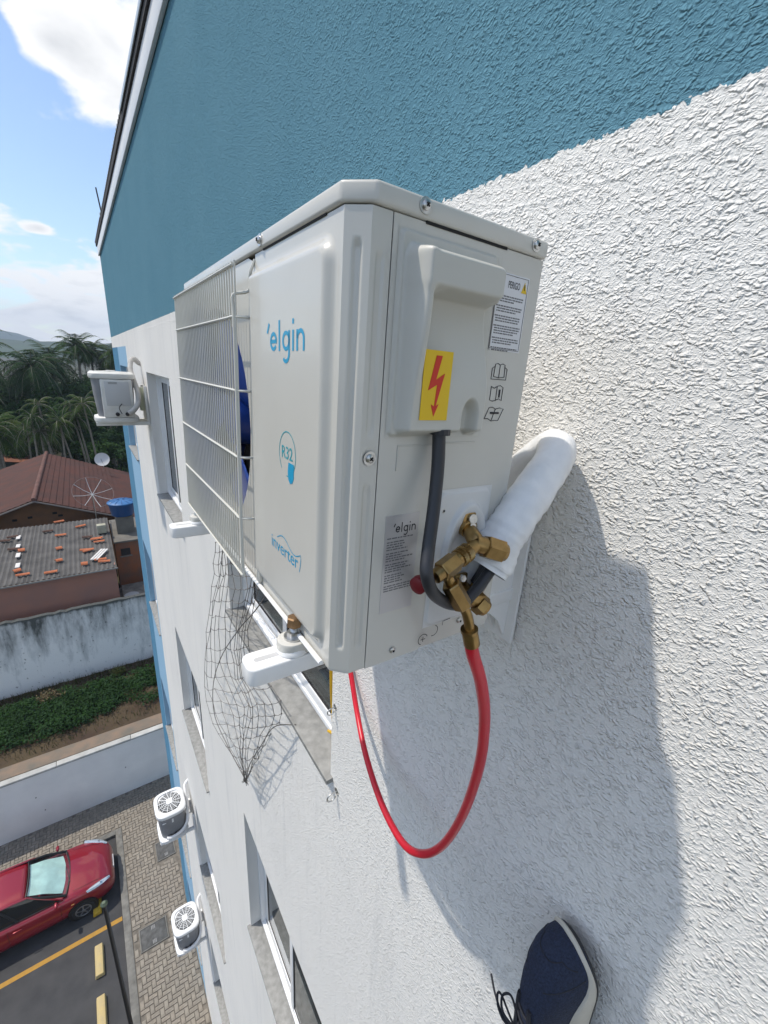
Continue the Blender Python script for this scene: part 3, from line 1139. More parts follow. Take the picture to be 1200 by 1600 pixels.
# wire guard in front of the fan
GX = -.024
g = MB()
gy0, gy1, gz0, gz1 = .262, .688, .014, .458
nv = 35
for i in range(nv):
    y = gy0 + (gy1 - gy0) * i / (nv - 1)
    g.tube([(GX, y, gz0), (GX, y, gz1)], .00135, 6)
for z in (.018, .112, .205, .298, .392, .453):
    st = -.0024
    if z in (.018, .453):
        g.tube([(GX + st, gy0, z), (GX + st, gy1, z)], .0017, 6)
    else:
        g.tube(smooth_path([(.002, gy0 - .004, z), (GX * .6, gy0 - .006, z), (GX + st, gy0 + .004, z), (GX + st, gy0 + .02, z)], 3) +
               [(GX + st, gy1 - .01, z), (GX * .5, gy1 + .003, z), (.002, gy1 + .003, z)], .0019, 6)
g.tube(smooth_path([(.001, gy0 - .006, .462), (-.006, gy0 - .006, .445), (-.007, gy0 - .004, .425), (GX - .002, gy0 + .002, .418), (GX - .002, gy0 + .002, .40)], 4) + [(GX - .002, gy0 + .002, .03)], .0021, 6)
g.tube(smooth_path([(-.004, gy0 - .008, .44), (-.0045, gy0 - .008, .05)], 2), .0021, 6)
g.build('fan_guard', M_WIRE, ac, smooth=True)

# lid
def outline(e):
    c = CH + e * .6
    return [(-e, c), (c - .0, -e), (AD + e * .6, -e), (AD + e * .6, AW + e), (-e, AW + e)]


b = MB().prism(outline(.0035), lambda a, c, t: (a, c, t), LIDB + .001, AH)
lid = b.build('lid', M_CAB, ac, bevel=.0035, seg=3)
b = MB().box(.075, .185, -.0010, .0, LIDB - .0013, LIDB + .0012)
b.build('lid_gap', M_DARK, ac)
b = MB().box(-.0010, .0, .05, .22, LIDB - .0009, LIDB + .001)
b.build('lid_gap', M_DARK, ac)
# base pan with its front lip
b = MB().prism(outline(-.0012), lambda a, c, t: (a, c, t), -.003, .004)
b.build('base_pan', M_CAB, ac)
MB().tube([(-.0045, .028, .002), (-.0045, AW - .01, .002)], .0032, 8).build('base_lip', M_PLASTIC, ac, smooth=True)
b = MB().box(-.006, .0, .245, .262, .008, .03)
b.build('guard_clip', M_WIRE, ac, bevel=.002)


def screw(loc, axis, r, parent, washer=True, name='screw'):
    b = MB()
    ax = Vector(axis).normalized()
    loc = Vector(loc)
    pr = ([(0, r * 1.25), (.0012, r * 1.25), (.0013, r * .8), (.0028, r * .78), (.0042, r * .45)] if washer else [(0, r), (.002, r), (.0034, r * .55)])
    b.rev(loc, ax, pr, 16)
    o = b.build(name, M_STEEL, parent, smooth=True)
    u = ax.orthogonal().normalized()
    w = ax.cross(u)
    c = MB()
    for p, q in ((u, w), (w, u)):
        c.obox(loc + ax * (pr[-1][0] + .0003), p * r * .38, q * r * .11, ax * .0005)
    c.build('cross_slot', M_DARK, o)
    return o


for x, z in ((.070, .478), (.226, .478)):
    screw((x, -.0035, z), (0, -1, 0), .0055, ac)
screw((-.0035, .222, .477), (-1, 0, 0), .0055, ac)
screw((.0285, -.0002, .251), (0, -1, 0), .0058, ac)
for x, z in ((.135, .184), (.078, .010), (.189, .020), (.2375, .021)):
    screw((x, -.0002, z), (0, -1, 0), .0042, ac, False)


# moulded service cover with hand grip (faces -y)
def cover_h(x, z):
    fl = rrect(x, z, .047, .172, .273, .457, .006)
    h = .004 * sstep(.0008, -.0022, fl)
    pad = rrect(x, z, .054, .168, .2745, .447, .008)
    h += .017 * sstep(.001, -.007, pad)
    lip = rrect(x, z, .056, .156, .409, .440, .007)
    h += .013 * sstep(.005, -.004, lip)
    # hollow under the grip
    rdg = rrect(x, z, .0555, .068, .276, .440, .005)
    h += .0115 * sstep(.004, -.003, rdg) * sstep(.285, .40, z) * (1 - sstep(.005, -.004, lip))
    hol = rrect(x, z, .070, .215, .300, .4085, .015)
    dep = sstep(.0025, -.004, hol) * sstep(.315, .400, z)
    h -= .0180 * dep
    # cable niche
    nch = math.hypot((x - .141) / .012, max(0, z - .294) / .020)
    if z < .32:
        h -= .014 * sstep(1.1, .55, nch)
    return max(h, 0.0005)


b = MB()
hgrid(b, 110, 150, .0455, .1785, .2715, .4585, lambda x, z: (x, -cover_h(x, z), z))
cov = b.build('service_cover', M_COVER, ac, smooth=True, angle=75)

# stickers on the side
def flat_poly(name, pts, y, material, parent, th=.0004):
    return MB().prism(pts, lambda a, c, t: (a, t, c), y, y - th).build(name, material, parent)


SY = -.0212
stk = flat_poly('warning_sticker', [(.0703, .2915), (.1062, .2915), (.1062, .3578), (.0703, .3578)], SY - .0004, M_STICKY, ac, .0006)
bx, bz = .0882, .3247
bolt = [(.0045, .0275), (-.0025, .0275), (-.0095, .0), (-.0015, .0045), (-.0045, -.0185), (-.0085, -.0165), (-.0040, -.0290), (.0040, -.0155), (-.0012, -.0180), (.0085, .0135), (-.0005, .0085)]
pts = [(.004, .0285), (-.0035, .0285), (-.0105, -.0045), (.0005, .0015), (-.0008, -.0195), (-.0052, -.0175), (-.0005, -.0295), (.0048, -.0170), (.0012, -.0190), (.0092, .0125), (-.0015, .0060)]
flat_poly('lightning_bolt', [(bx + p, bz + q) for p, q in pts], SY - .0011, M_BOLTRED, stk, .0003)

lab = flat_poly('danger_label', [(.175, .367), (.228, .367), (.228, .4455), (.175, .4455)], -.0001, M_PAPER, ac, .0004)


def rim(name, x0, x1, z0, z1, w, y, m_, parent):
    b = MB()
    for a, c, d, e_ in ((x0, x1, z0, z0 + w), (x0, x1, z1 - w, z1), (x0, x0 + w, z0 + w, z1 - w), (x1 - w, x1, z0 + w, z1 - w)):
        b.box(a, c, y - .0002, y, d, e_)
    return b.build(name, m_, parent)


rim('border_line', .1765, .2265, .3685, .444, .0004, -.0006, M_INK, lab)
t = text_mesh('heading', 'PERIGO', M_INK, lab, fit_w=.019, fit_h=.0070, bold=.004)
t.location = (.1945, -.0008, .4315)
t.rotation_euler = (R(90), 0, 0)
tri = flat_poly('warning_triangle', [(.2165, .4295), (.2255, .4295), (.221, .4405)], -.0006, M_STICKY, lab, .0003)
flat_poly('exclamation_bar', [(.2206, .4325), (.2214, .4325), (.2217, .438), (.2203, .438)], -.0010, M_INK, tri, .0002)
flat_poly('warning_triangle', [(.1785, .4295), (.1875, .4295), (.183, .4405)], -.0006, M_STICKY, lab, .0003)
lines = MB()
z = .4235
for para in (3, 3, 3, 4, 3, 2):
    for q in range(para):
        x = .1795 + (.0015 if q else 0)
        end = .2235 - (random.uniform(.004, .018) if q == para - 1 else random.uniform(0, .004))
        while x < end:
            w = random.uniform(.0015, .0055)
            lines.box(x, min(x + w, end), -.0007, -.0005, z - .0013, z)
            x += w + .0009
        z -= .00255
    z -= .0024
lines.build('small_print', mat('grey_print', (0.16, 0.16, 0.17), .6), lab)


def ink(name, paths, parent, y=-.0004, r=.00042):
    b = MB()
    for p in paths:
        b.tube([(x, y, z) for x, z in p], r, 5)
    return b.build(name, M_INK, parent)


c0x, c0z = .2, .345
ink('open_book_mark', [[(c0x - .009, c0z - .006), (c0x - .008, c0z + .0075), (c0x - .004, c0z + .0085), (c0x, c0z + .0070), (c0x + .004, c0z + .0085), (c0x + .008, c0z + .0075), (c0x + .009, c0z - .006)],
                       [(c0x, c0z + .007), (c0x, c0z - .007)], [(c0x - .009, c0z - .006), (c0x, c0z - .007), (c0x + .009, c0z - .006)],
                       [(c0x - .008, c0z + .005), (c0x - .0125, c0z + .003), (c0x - .0125, c0z - .009), (c0x + .0125, c0z - .009), (c0x + .0125, c0z + .003), (c0x + .008, c0z + .005)]], ac)
c0z = .321
ink('manual_mark', [[(c0x - .010, c0z + .007), (c0x - .005, c0z + .005), (c0x, c0z + .0075), (c0x + .005, c0z + .0085), (c0x + .010, c0z + .0065), (c0x + .010, c0z - .0085), (c0x + .005, c0z - .0065), (c0x, c0z - .0085),
                     (c0x - .005, c0z - .0095), (c0x - .010, c0z - .0085), (c0x - .010, c0z + .007)], [(c0x, c0z + .0075), (c0x, c0z - .0085)]], ac)
ink('manual_mark', [[(c0x + .005, c0z + .004), (c0x + .005, c0z - .005)]], ac, r=.0011)
c0z = .297
ink('service_book_mark', [[(c0x - .015, c0z - .006), (c0x - .009, c0z + .007), (c0x - .003, c0z + .0075), (c0x + .002, c0z + .0055), (c0x + .009, c0z + .0070), (c0x + .016, c0z + .0060), (c0x + .009, c0z - .008), (c0x + .003, c0z - .0075),
                           (c0x - .003, c0z - .0085), (c0x - .009, c0z - .0055), (c0x - .015, c0z - .006)], [(c0x + .002, c0z + .0055), (c0x - .003, c0z - .0085)]], ac)
ink('service_book_mark', [[(c0x - .006, c0z + .001), (c0x + .008, c0z + .001)]], ac, r=.0013)

# rating label
rl = flat_poly('rating_label', [(.0545, .066), (.1010, .066), (.1010, .1865), (.0545, .1865)], -.0001, M_SILVER, ac, .0004)
elgin('brand_name', M_INK, rl, lambda a, c: (.0685 + a * .00625, -.0008, .1655 + c * .0075))
lines = MB()
z = .160
for q in range(20):
    x = .058
    end = .058 + random.uniform(.022, .040)
    while x < end:
        w = random.uniform(.002, .007)
        lines.box(x, min(x + w, end), -.0007, -.0005, z - .0014, z)
        x += w + .0011
    z -= .0030 if q % 4 else .0046
lines.build('small_print', MATS['grey_print'], rl)
# embossed plate and dish behind the valves
def plate_h(x, z):
    d = rrect(x, z, .126, .213, .028, .206, .012)
    h = .0032 * sstep(.001, -.003, d)
    e_ = math.hypot((x - .176) / .036, (z - .118) / .072)
    h += .0065 * sstep(1.04, .97, e_) - .013 * sstep(.96, .25, e_) * (1 + .12 * math.sin(6 * math.atan2(z - .118, x - .176)))
    return max(h, .0004)


b = MB()
hgrid(b, 70, 120, .124, .216, .026, .209, lambda x, z: (x, -plate_h(x, z), z))
b.build('valve_plate', mat('pale_enamel', (0.66, 0.665, 0.66), .35), ac, smooth=True, angle=70)
b = MB()
for x0, x1, z0, z1 in ((.062, .118, .262, .2635), (.062, .0635, .236, .262), (.128, .175, .2635, .265)):
    b.box(x0, x1, -.0012, .0, z0, z1)
b.build('pressed_rib', M_CAB, ac, bevel=.0005)

arc = lambda cx, cz, r_, a0, a1: [(cx + r_ * math.cos(R(a0 + (a1 - a0) * q / 10)), cz + r_ * math.sin(R(a0 + (a1 - a0) * q / 10))) for q in range(11)]
stroke_mesh('knockout', [arc(.1235, .0125, .0075, 20, 250), arc(.1400, .0205, .0075, -110, 70), [(.1200, .0125), (.1275, .0125)], [(.1235, .0090), (.1235, .0165)], [(.1550, .0240), (.1550, .0300), (.1680, .0310)]],
            .0011, M_INK, ac, lambda a, c: (a, -.0042, c))

# logos on the front (faces -x)
def on_front(o, y, z, lift=.0093):
    o.location = (-lift, y, z)
    o.rotation_euler = (R(90), 0, R(-90))


elgin('brand_logo', M_LOGO, front, lambda a, c: (-.0093, .1755 - a * .0222, .3500 + c * .0212))


def ribbon(name, pts, y=.0093, r=.0009, m_=None):
    return stroke_mesh(name, [pts], 2 * r, m_ or M_LOGO, front, lambda a, c: (-y, a, c))


M_TEAL = mat('teal_print', (0.01, 0.33, 0.40), .4)
ribbon('gas_badge_ring', [(.1217 + .025 * math.cos(t), .2345 + .0265 * math.sin(t)) for t in [R(275 - q * 7.5) for q in range(44)]], r=.0006, m_=M_TEAL)
t = text_mesh('gas_name', 'R32', M_TEAL, front, fit_w=.033, fit_h=.0150, bold=.005)
on_front(t, .1385, .2285)
leaf = [(0, 0), (.016, 0), (.016, -.016), (.012, -.023), (.005, -.025), (.0, -.021), (-.002, -.012)]
MB().prism(leaf, lambda a, c, t: (-.0093 - t, .1175 - a * 1.0, .2255 + c), 0, .0001).build('gas_leaf', M_LOGO, front)
t = text_mesh('inverter_name', 'inverter', M_LOGO, front, fit_w=.090, fit_h=.0165, bold=0)
on_front(t, .1770, .0985)
ribbon('inverter_wave', [(.1560 - q * .0028, .1175 + .0065 * math.sin(q * .23) + q * .00012) for q in range(28)] + [(.0785, .1165), (.0800, .107), (.0830, .0975)], r=.0006)

# feet
for ly in (.10, .652):
    f = MB()
    f.prism([(-.012 + .019 * math.cos(t), .019 * math.sin(t)) for t in [R(90 + q * 15) for q in range(13)]] + [(.03, -.019), (.03, .019)], lambda a, c, t, ly=ly: (a, ly + c, t), -.0205, -.0035)
    fo = f.build('foot', M_CAB, ac, bevel=.003)
    f2 = MB().rev((-.010, ly, -.0206), (0, 0, 1), [(0, .0215), (.005, .0212), (.009, .0175)], 24)
    f2.build('foot_pad', M_PLASTIC, ac, smooth=True)

# ------------------------------------------------------------------ wall brackets
WALL_LX = 0.4155


def bracket(ly, label):
    e = empty('wall_bracket', Vector(ORI) + Matrix(RA.T.tolist()) @ Vector((0, ly, -.0212)), Matrix(RA.T.tolist()).to_euler())
    T = .040
    a = MB()
    r_ = .012
    sx0, sx1 = -.058, -.024
    outer = [(-.074 + r_ - r_ * math.cos(t), -T / 2 + r_ - r_ * math.sin(t)) for t in [R(90 * q / 4) for q in range(5)]]
    pol = [(x, y) for x, y in outer] + [(WALL_LX, -T / 2), (WALL_LX, T / 2)] + [(x, -y) for x, y in reversed(outer)]
    a.prism(pol, lambda p, q, t: (p, q, t), -.026, -.0006)
    arm = a.build('arm', M_PLASTIC, e, bevel=.0028, seg=3)
    s = MB().prism([(sx0 + .004 * math.cos(R(t)), .004 * math.sin(R(t))) for t in range(90, 271, 30)] + [(sx1, -.004), (sx1, .004)], lambda p, q, t: (p, q, t), -.006, -.0003)
    s.build('slot', mat('slot_shade', (0.50, 0.50, 0.50), .6), e)
    # web and wall plate
    w = MB()
    prof = [(.30, -.026), (.335, -.030), (.36, -.042), (.385, -.064), (WALL_LX - .006, -.105), (WALL_LX - .006, .19), (.385, .19), (.372, .10), (.345, .03), (.31, -.001)]
    w.prism(prof, lambda p, q, t: (p, t, q), -T / 2 + .004, -T / 2 + .012)
    w.build('web', M_PLASTIC, e, bevel=.002)
    w = MB().prism(prof, lambda p, q, t: (p, t, q), T / 2 - .012, T / 2 - .004)
    w.build('web', M_PLASTIC, e, bevel=.002)
    p = MB().box(WALL_LX - .008, WALL_LX, -.034, .034, -.11, .20)
    p.build('wall_plate', M_PLASTIC, e, bevel=.003)
    b = MB().rev((.3805, -T / 2 + .0038, .045), (0, -1, 0), [(0, .011), (.0003, .011)], 16)
    b.build('web_hole', mat('hole_shade', (0.10, 0.10, 0.10), .8), e)
    # stud, washers, nut, bronze head
    bx_ = -.008
    st = MB().rev((bx_, .0, .0181), (0, 0, 1), [(0, .0135), (.0025, .0135)], 20)
    st.build('washer', M_STEEL, e, smooth=True)
    st = MB().rev((bx_, .0, .0206), (0, 0, 1), [(0, .0095), (.006, .0095)], 6)
    st.build('nut', M_STEEL, e)
    st = MB().rev((bx_, .0, .020), (0, 0, 1), [(q * .0008, .0046 + .0006 * (q % 2)) for q in range(22)], 12)
    st.build('threaded_stud', M_STEEL, e)
    st = MB().rev((bx_, .0, .0345), (0, 0, 1), [(0, .0098), (.012, .0098), (.0135, .008)], 6, start=.3)
    st.build('bolt_head', M_BRONZE, e)
    tag(e, label, 'bracket', 'brackets under the air conditioner')
    return e


bracket(.100, 'white plastic bracket arm with brown bolt head near the red hose')
bracket(.652, 'white plastic bracket arm under the far end of the fan guard')

# ------------------------------------------------------------------ valves and pipes (things in the unit's frame)
def in_unit(name):
    return empty(name, ORI, Matrix(RA.T.tolist()).to_euler())


def knurl(b, p0, p1, r, n=24):
    p0, p1 = Vector(p0), Vector(p1)
    d = p1 - p0
    L_ = d.length
    prof = []
    for q in range(9):
        prof.append((L_ * q / 8, r * (1.0 if 0 < q < 8 else .9)))
    o_ = len(b.v)
    n = 44
    b.rev(p0, d, prof, n)
    dn = d.normalized()
    for i in range(o_, len(b.v)):
        if (i - o_) % 2 == (i - o_) // n % 2:
            p = Vector(b.v[i])
            c_ = p0 + dn * (p - p0).dot(dn)
            b.v[i] = tuple(c_ + (p - c_) * .9)


def seg(b, p0, p1, r0, r1=None, n=16):
    p0, p1 = Vector(p0), Vector(p1)
    d = p1 - p0
    L_ = d.length
    r1 = r1 or r0
    b.rev(p0, d, [(0, r0 * .92), (L_ * .04, r0), (L_ * .96, r1), (L_, r1 * .92)], n)


v1 = in_unit('service_valve')
a0, a1, a2 = V(.1748, -.002, .160), V(.1660, -.034, .1484), V(.1918, -.0450, .1397)
b = MB()
seg(b, V(.1748, .0, .160), V(.1740, -.012, .158), .013, .012, 20)
seg(b, V(.1740, -.010, .158), a1, .0095, .0105, 16)
seg(b, a1 + V(-.004, .002, .001), a1 + V(.012, -.005, -.004), .011, .0115, 16)
b.build('body', M_BRASS, v1, smooth=True)
b = MB()
seg(b, a1 + V(.009, -.004, -.003), a2 + V(.005, -.002, -.002), .0145, .0145, 6)
seg(b, a2 + V(.004, -.0018, -.0015), a2 + V(.0085, -.0036, -.003), .0125, .011, 16)
b.build('cap', M_BRASS, v1)
b = MB()
seg(b, V(.1745, -.011, .160), V(.1742, -.017, .1655), .0052, .0045, 6)
seg(b, V(.1760, -.0115, .1715), V(.1755, -.0145, .1722), .006, .006, 12)
b.build('screw', M_STEEL, v1)
b = MB()
b.obox((.1748, -.006, .166), (.011, 0, 0), (0, .0035, 0), (0, 0, .014))
b.build('flange', M_BRASS, v1, bevel=.003)
tag(v1, 'brass service valve with hex cap at the upper port of the dish', 'valve')

v2 = in_unit('service_valve')
c0, c1 = V(.1833, .0, .0725), V(.1855, -.024, .0659)
b = MB()
seg(b, c0, c1, .0105, .0115, 16)
seg(b, c1 + V(-.006, .002, .002), c1 + V(.010, -.004, -.004), .011, .011, 16)
b.build('body', M_BRASS, v2, smooth=True)
b = MB()
seg(b, c1 + V(.004, -.003, -.004), V(.1965, -.033, .0545), .0138, .0138, 6)
seg(b, V(.1962, -.0328, .0547), V(.199, -.0352, .052), .012, .0105, 16)
b.build('cap', M_BRASS, v2)
b = MB()
seg(b, c1 + V(.002, .004, .004), V(.2065, -.016, .083), .0105, .0095, 6)
b.build('flare_nut', M_BRASS, v2)
b = MB().obox((.176, -.006, .084), (.010, 0, 0), (0, .0035, 0), (0, 0, .012))
b.build('flange', M_BRASS, v2, bevel=.003)
b = MB()
seg(b, V(.1745, -.009, .0905), V(.1742, -.013, .0915), .0055, .005, 6)
b.build('screw', M_STEEL, v2)
tag(v2, 'brass service valve at the lower port, behind the black cable', 'valve')

ck = in_unit('charging_coupler')
k0, k1, k2 = a1 + V(-.004, -.001, -.0008), V(.1110, -.0435, .1318), V(.0950, -.0455, .1265)
d = (k1 - k0)
b = MB()
seg(b, k0 + V(.002, 0, 0), k0 + d * .30, .0085, .0085, 16)
b.build('stem', M_BRASS, ck, smooth=True)
b = MB()
knurl(b, k0 + d * .26, k0 + d * .44, .0116)
knurl(b, k0 + d * .46, k0 + d * .60, .0116)
b.build('knurled_ring', M_BRASS, ck)
b = MB()
seg(b, k0 + d * .60, k0 + d * .72, .0095, .0095, 16)
seg(b, k0 + d * .70, k1 + (k2 - k1) * .55, .0120, .0120, 6)
b.build('hex_body', M_BRASS, ck)
b = MB()
seg(b, k1 + (k2 - k1) * .5, k2 + (k2 - k1) * .15, .009, .008, 14)
b.build('spindle', M_BRASS, ck, smooth=True)
kd = V(-.9, -.25, -.12).normalized()
b = MB()
b.rev(V(.0895, -.0310, .1140), kd, [(-.006, .004), (.001, .0095), (.0045, .0105), (.011, .0100), (.0135, .005)], 22)
b.build('red_knob', M_REDKNOB, ck, smooth=True)
t0, t1, t2 = V(.1085, -.0440, .1280), V(.1175, -.0490, .1115), V(.1331, -.0560, .0845)
b = MB()
seg(b, t0, t1, .0065, .0065, 14)
b.build('outlet', M_BRASS, ck, smooth=True)
b = MB()
seg(b, V(.1155, -.0480, .1140), t2, .0112, .0112, 6)
b.build('swivel_nut', M_BRASS, ck)
pp = smooth_path([t2, V(.1385, -.0575, .0745), V(.1425, -.0590, .063), V(.1445, -.0602, .052)], 5)
b = MB().tube(pp, .0062, 12)
b.build('elbow', M_BRASS, ck, smooth=True)
b = MB()
seg(b, V(.1437, -.0602, .0545), V(.1447, -.0602, .050), .0105, .0105, 18)
seg(b, V(.1447, -.0602, .051), V(.1525, -.0602, .0300), .0094, .0100, 18)
b.build('ferrule', M_BRASS, ck, smooth=True)
tag(ck, 'brass charging coupler with knurled ring and red knob', 'coupler')

cb = in_unit('power_cable')
pts = [(.1080, -.010, .286), (.1070, -.0120, .2775), (.1051, -.0180, .2414), (.0966, -.0280, .1948), (.0844, -.0400, .1567), (.0775, -.0500, .1325), (.0967, -.0480, .1024), (.1445, -.0370, .0743), (.1715, -.0370, .0868), (.1936, -.0360, .1074), (.2146, -.0320, .1237)]
MB().tube(smooth_path(pts, 8), .0072, 14).build('sheath', M_RUBBER, cb, smooth=True)
MB().rev((.1085, -.0115, .2795), (0, 0, 1), [(-.004, .0115), (.002, .0115)], 14).build('gland', M_RUBBER, cb)
tag(cb, 'thick black power cable looping from the service cover into the white wrap', 'cable')

# wrapped pipe bundle
pw = empty('wrapped_pipe', (0, 0, 0))
wp = [(.4060, .338, 15.302), (.4230, .336, 15.332), (.4450, .335, 15.358), (.4930, .346, 15.392), (.5480, .362, 15.424), (.5810, .390, 15.434), (.5860, .432, 15.400), (.5780, .480, 15.345), (.5780, .560, 15.290), (.595, .64, 15.26), (.64, .69, 15.25)]
sp = smooth_path(wp, 10)
n = len(sp)
rr = []
for i in range(n):
    t = i / (n - 1)
    r_ = .0275 + .0060 * (1 - sstep(0, .12, t)) - .001 * sstep(.2, .5, t)
    r_ *= 1 + .030 * (((t * 26) % 1) - .5) + .03 * math.sin(i * 1.7) * (t < .25)
    rr.append(r_)
b = MB().tube(sp, rr, 26)
for i, p in enumerate(b.v):
    q = Vector(p)
    d_ = mnoise.noise_vector(q * 38) * .0022
    b.v[i] = tuple(q + d_)
b.build('wrap', M_TAPE, pw, smooth=True)
MB().tube(smooth_path([(.3960, .343, 15.272), (.4020, .338, 15.290), (.412, .337, 15.312)], 6), .0085, 12).build('copper_pipe', M_RUBBER, pw, smooth=True)
fl_ = MB()
p0, p1 = Vector(wp[0]), Vector(wp[2])
ax = (p1 - p0).normalized()
aa = ax.orthogonal().normalized()
bb = ax.cross(aa)
fl_.grid(40, 8, lambda i, j: tuple(p0 + ax * (-.008 + .04 * j) + (aa * math.cos(i * 6.283) + bb * math.sin(i * 6.283)) * (.0315 - .005 * j + (1 - j) * .0018 * math.sin(i * 31))))
fl_.build('loose_end', M_TAPE, pw, smooth=True)
tag(pw, 'refrigerant pipes wrapped in white tape running to the wall', 'pipe')

hs = empty('red_hose', (0, 0, 0))
fer = Vector(ORI) + Matrix(RA.T.tolist()) @ Vector((.1505, -.0602, .0345))
fer2 = Vector(ORI) + Matrix(RA.T.tolist()) @ Vector((.1565, -.0602, .0150))
hp = [fer, fer2, (.3827, .3000, 15.1471), (.4154, .3100, 15.0589), (.4458, .3300, 14.9368), (.4742, .3700, 14.7653), (.4880, .4200, 14.6132), (.4832, .4700, 14.5299), (.4869, .5400, 14.4774), (.5107, .6600, 14.4516), (.545, .795, 14.470), (.584, .915, 14.515), (.604, .995, 14.600), (.606, 1.06, 14.71), (.64, 1.17, 14.76), (.695, 1.25, 14.76)]
MB().tube(smooth_path(hp, 8), .0083, 14).build('tube', M_RED, hs, smooth=True)
tag(hs, 'bright red charging hose hanging in a loop below the unit', 'hose')

yc = empty('yellow_cable', (0, 0, 0))
MB().tube(smooth_path([(.66, 1.24, 14.55), (.662, 1.235, 14.42), (.664, 1.23, 14.30), (.672, 1.225, 14.16), (.685, 1.235, 14.09), (.69, 1.30, 14.045)], 8), .0062, 10).build('sheath', M_YELLOW, yc, smooth=True)
tag(yc, 'yellow cable hanging into the window behind the unit', 'cable')


# ------------------------------------------------------------------ older barrel-shaped outdoor units
M_GREYBODY = mat('dark_grey_casing', (0.23, 0.235, 0.25), .5, var=.12, vscale=9)
M_OLDWHITE = mat('dirty_white_plastic', (0.62, 0.61, 0.57), .55, col2=(0.74, 0.74, 0.72), vscale=11, detail=8)
M_CLEANWHITE = mat('clean_white_plastic', (0.76, 0.77, 0.78), .45, var=.05, vscale=11)


def sq_ring(h, r_, n=40):
    """rounded-square outline, half size h"""
    out = []
    for i in range(n):
        t = 2 * math.pi * i / n
        c, s = math.cos(t), math.sin(t)
        k = (abs(c) ** r_ + abs(s) ** r_) ** (-1 / r_)
        out.append((h * k * c, h * k * s))
    return out


def loft(b, rings):
    n = len(rings[0])
    vs = [p for r_ in rings for p in r_]
    fs = [(i * n + j, i * n + (j + 1) % n, (i + 1) * n + (j + 1) % n, (i + 1) * n + j) for i in range(len(rings) - 1) for j in range(n)]
    fs += [tuple(range(n))[::-1], tuple((len(rings) - 1) * n + j for j in range(n))]
    b.add(vs, fs)


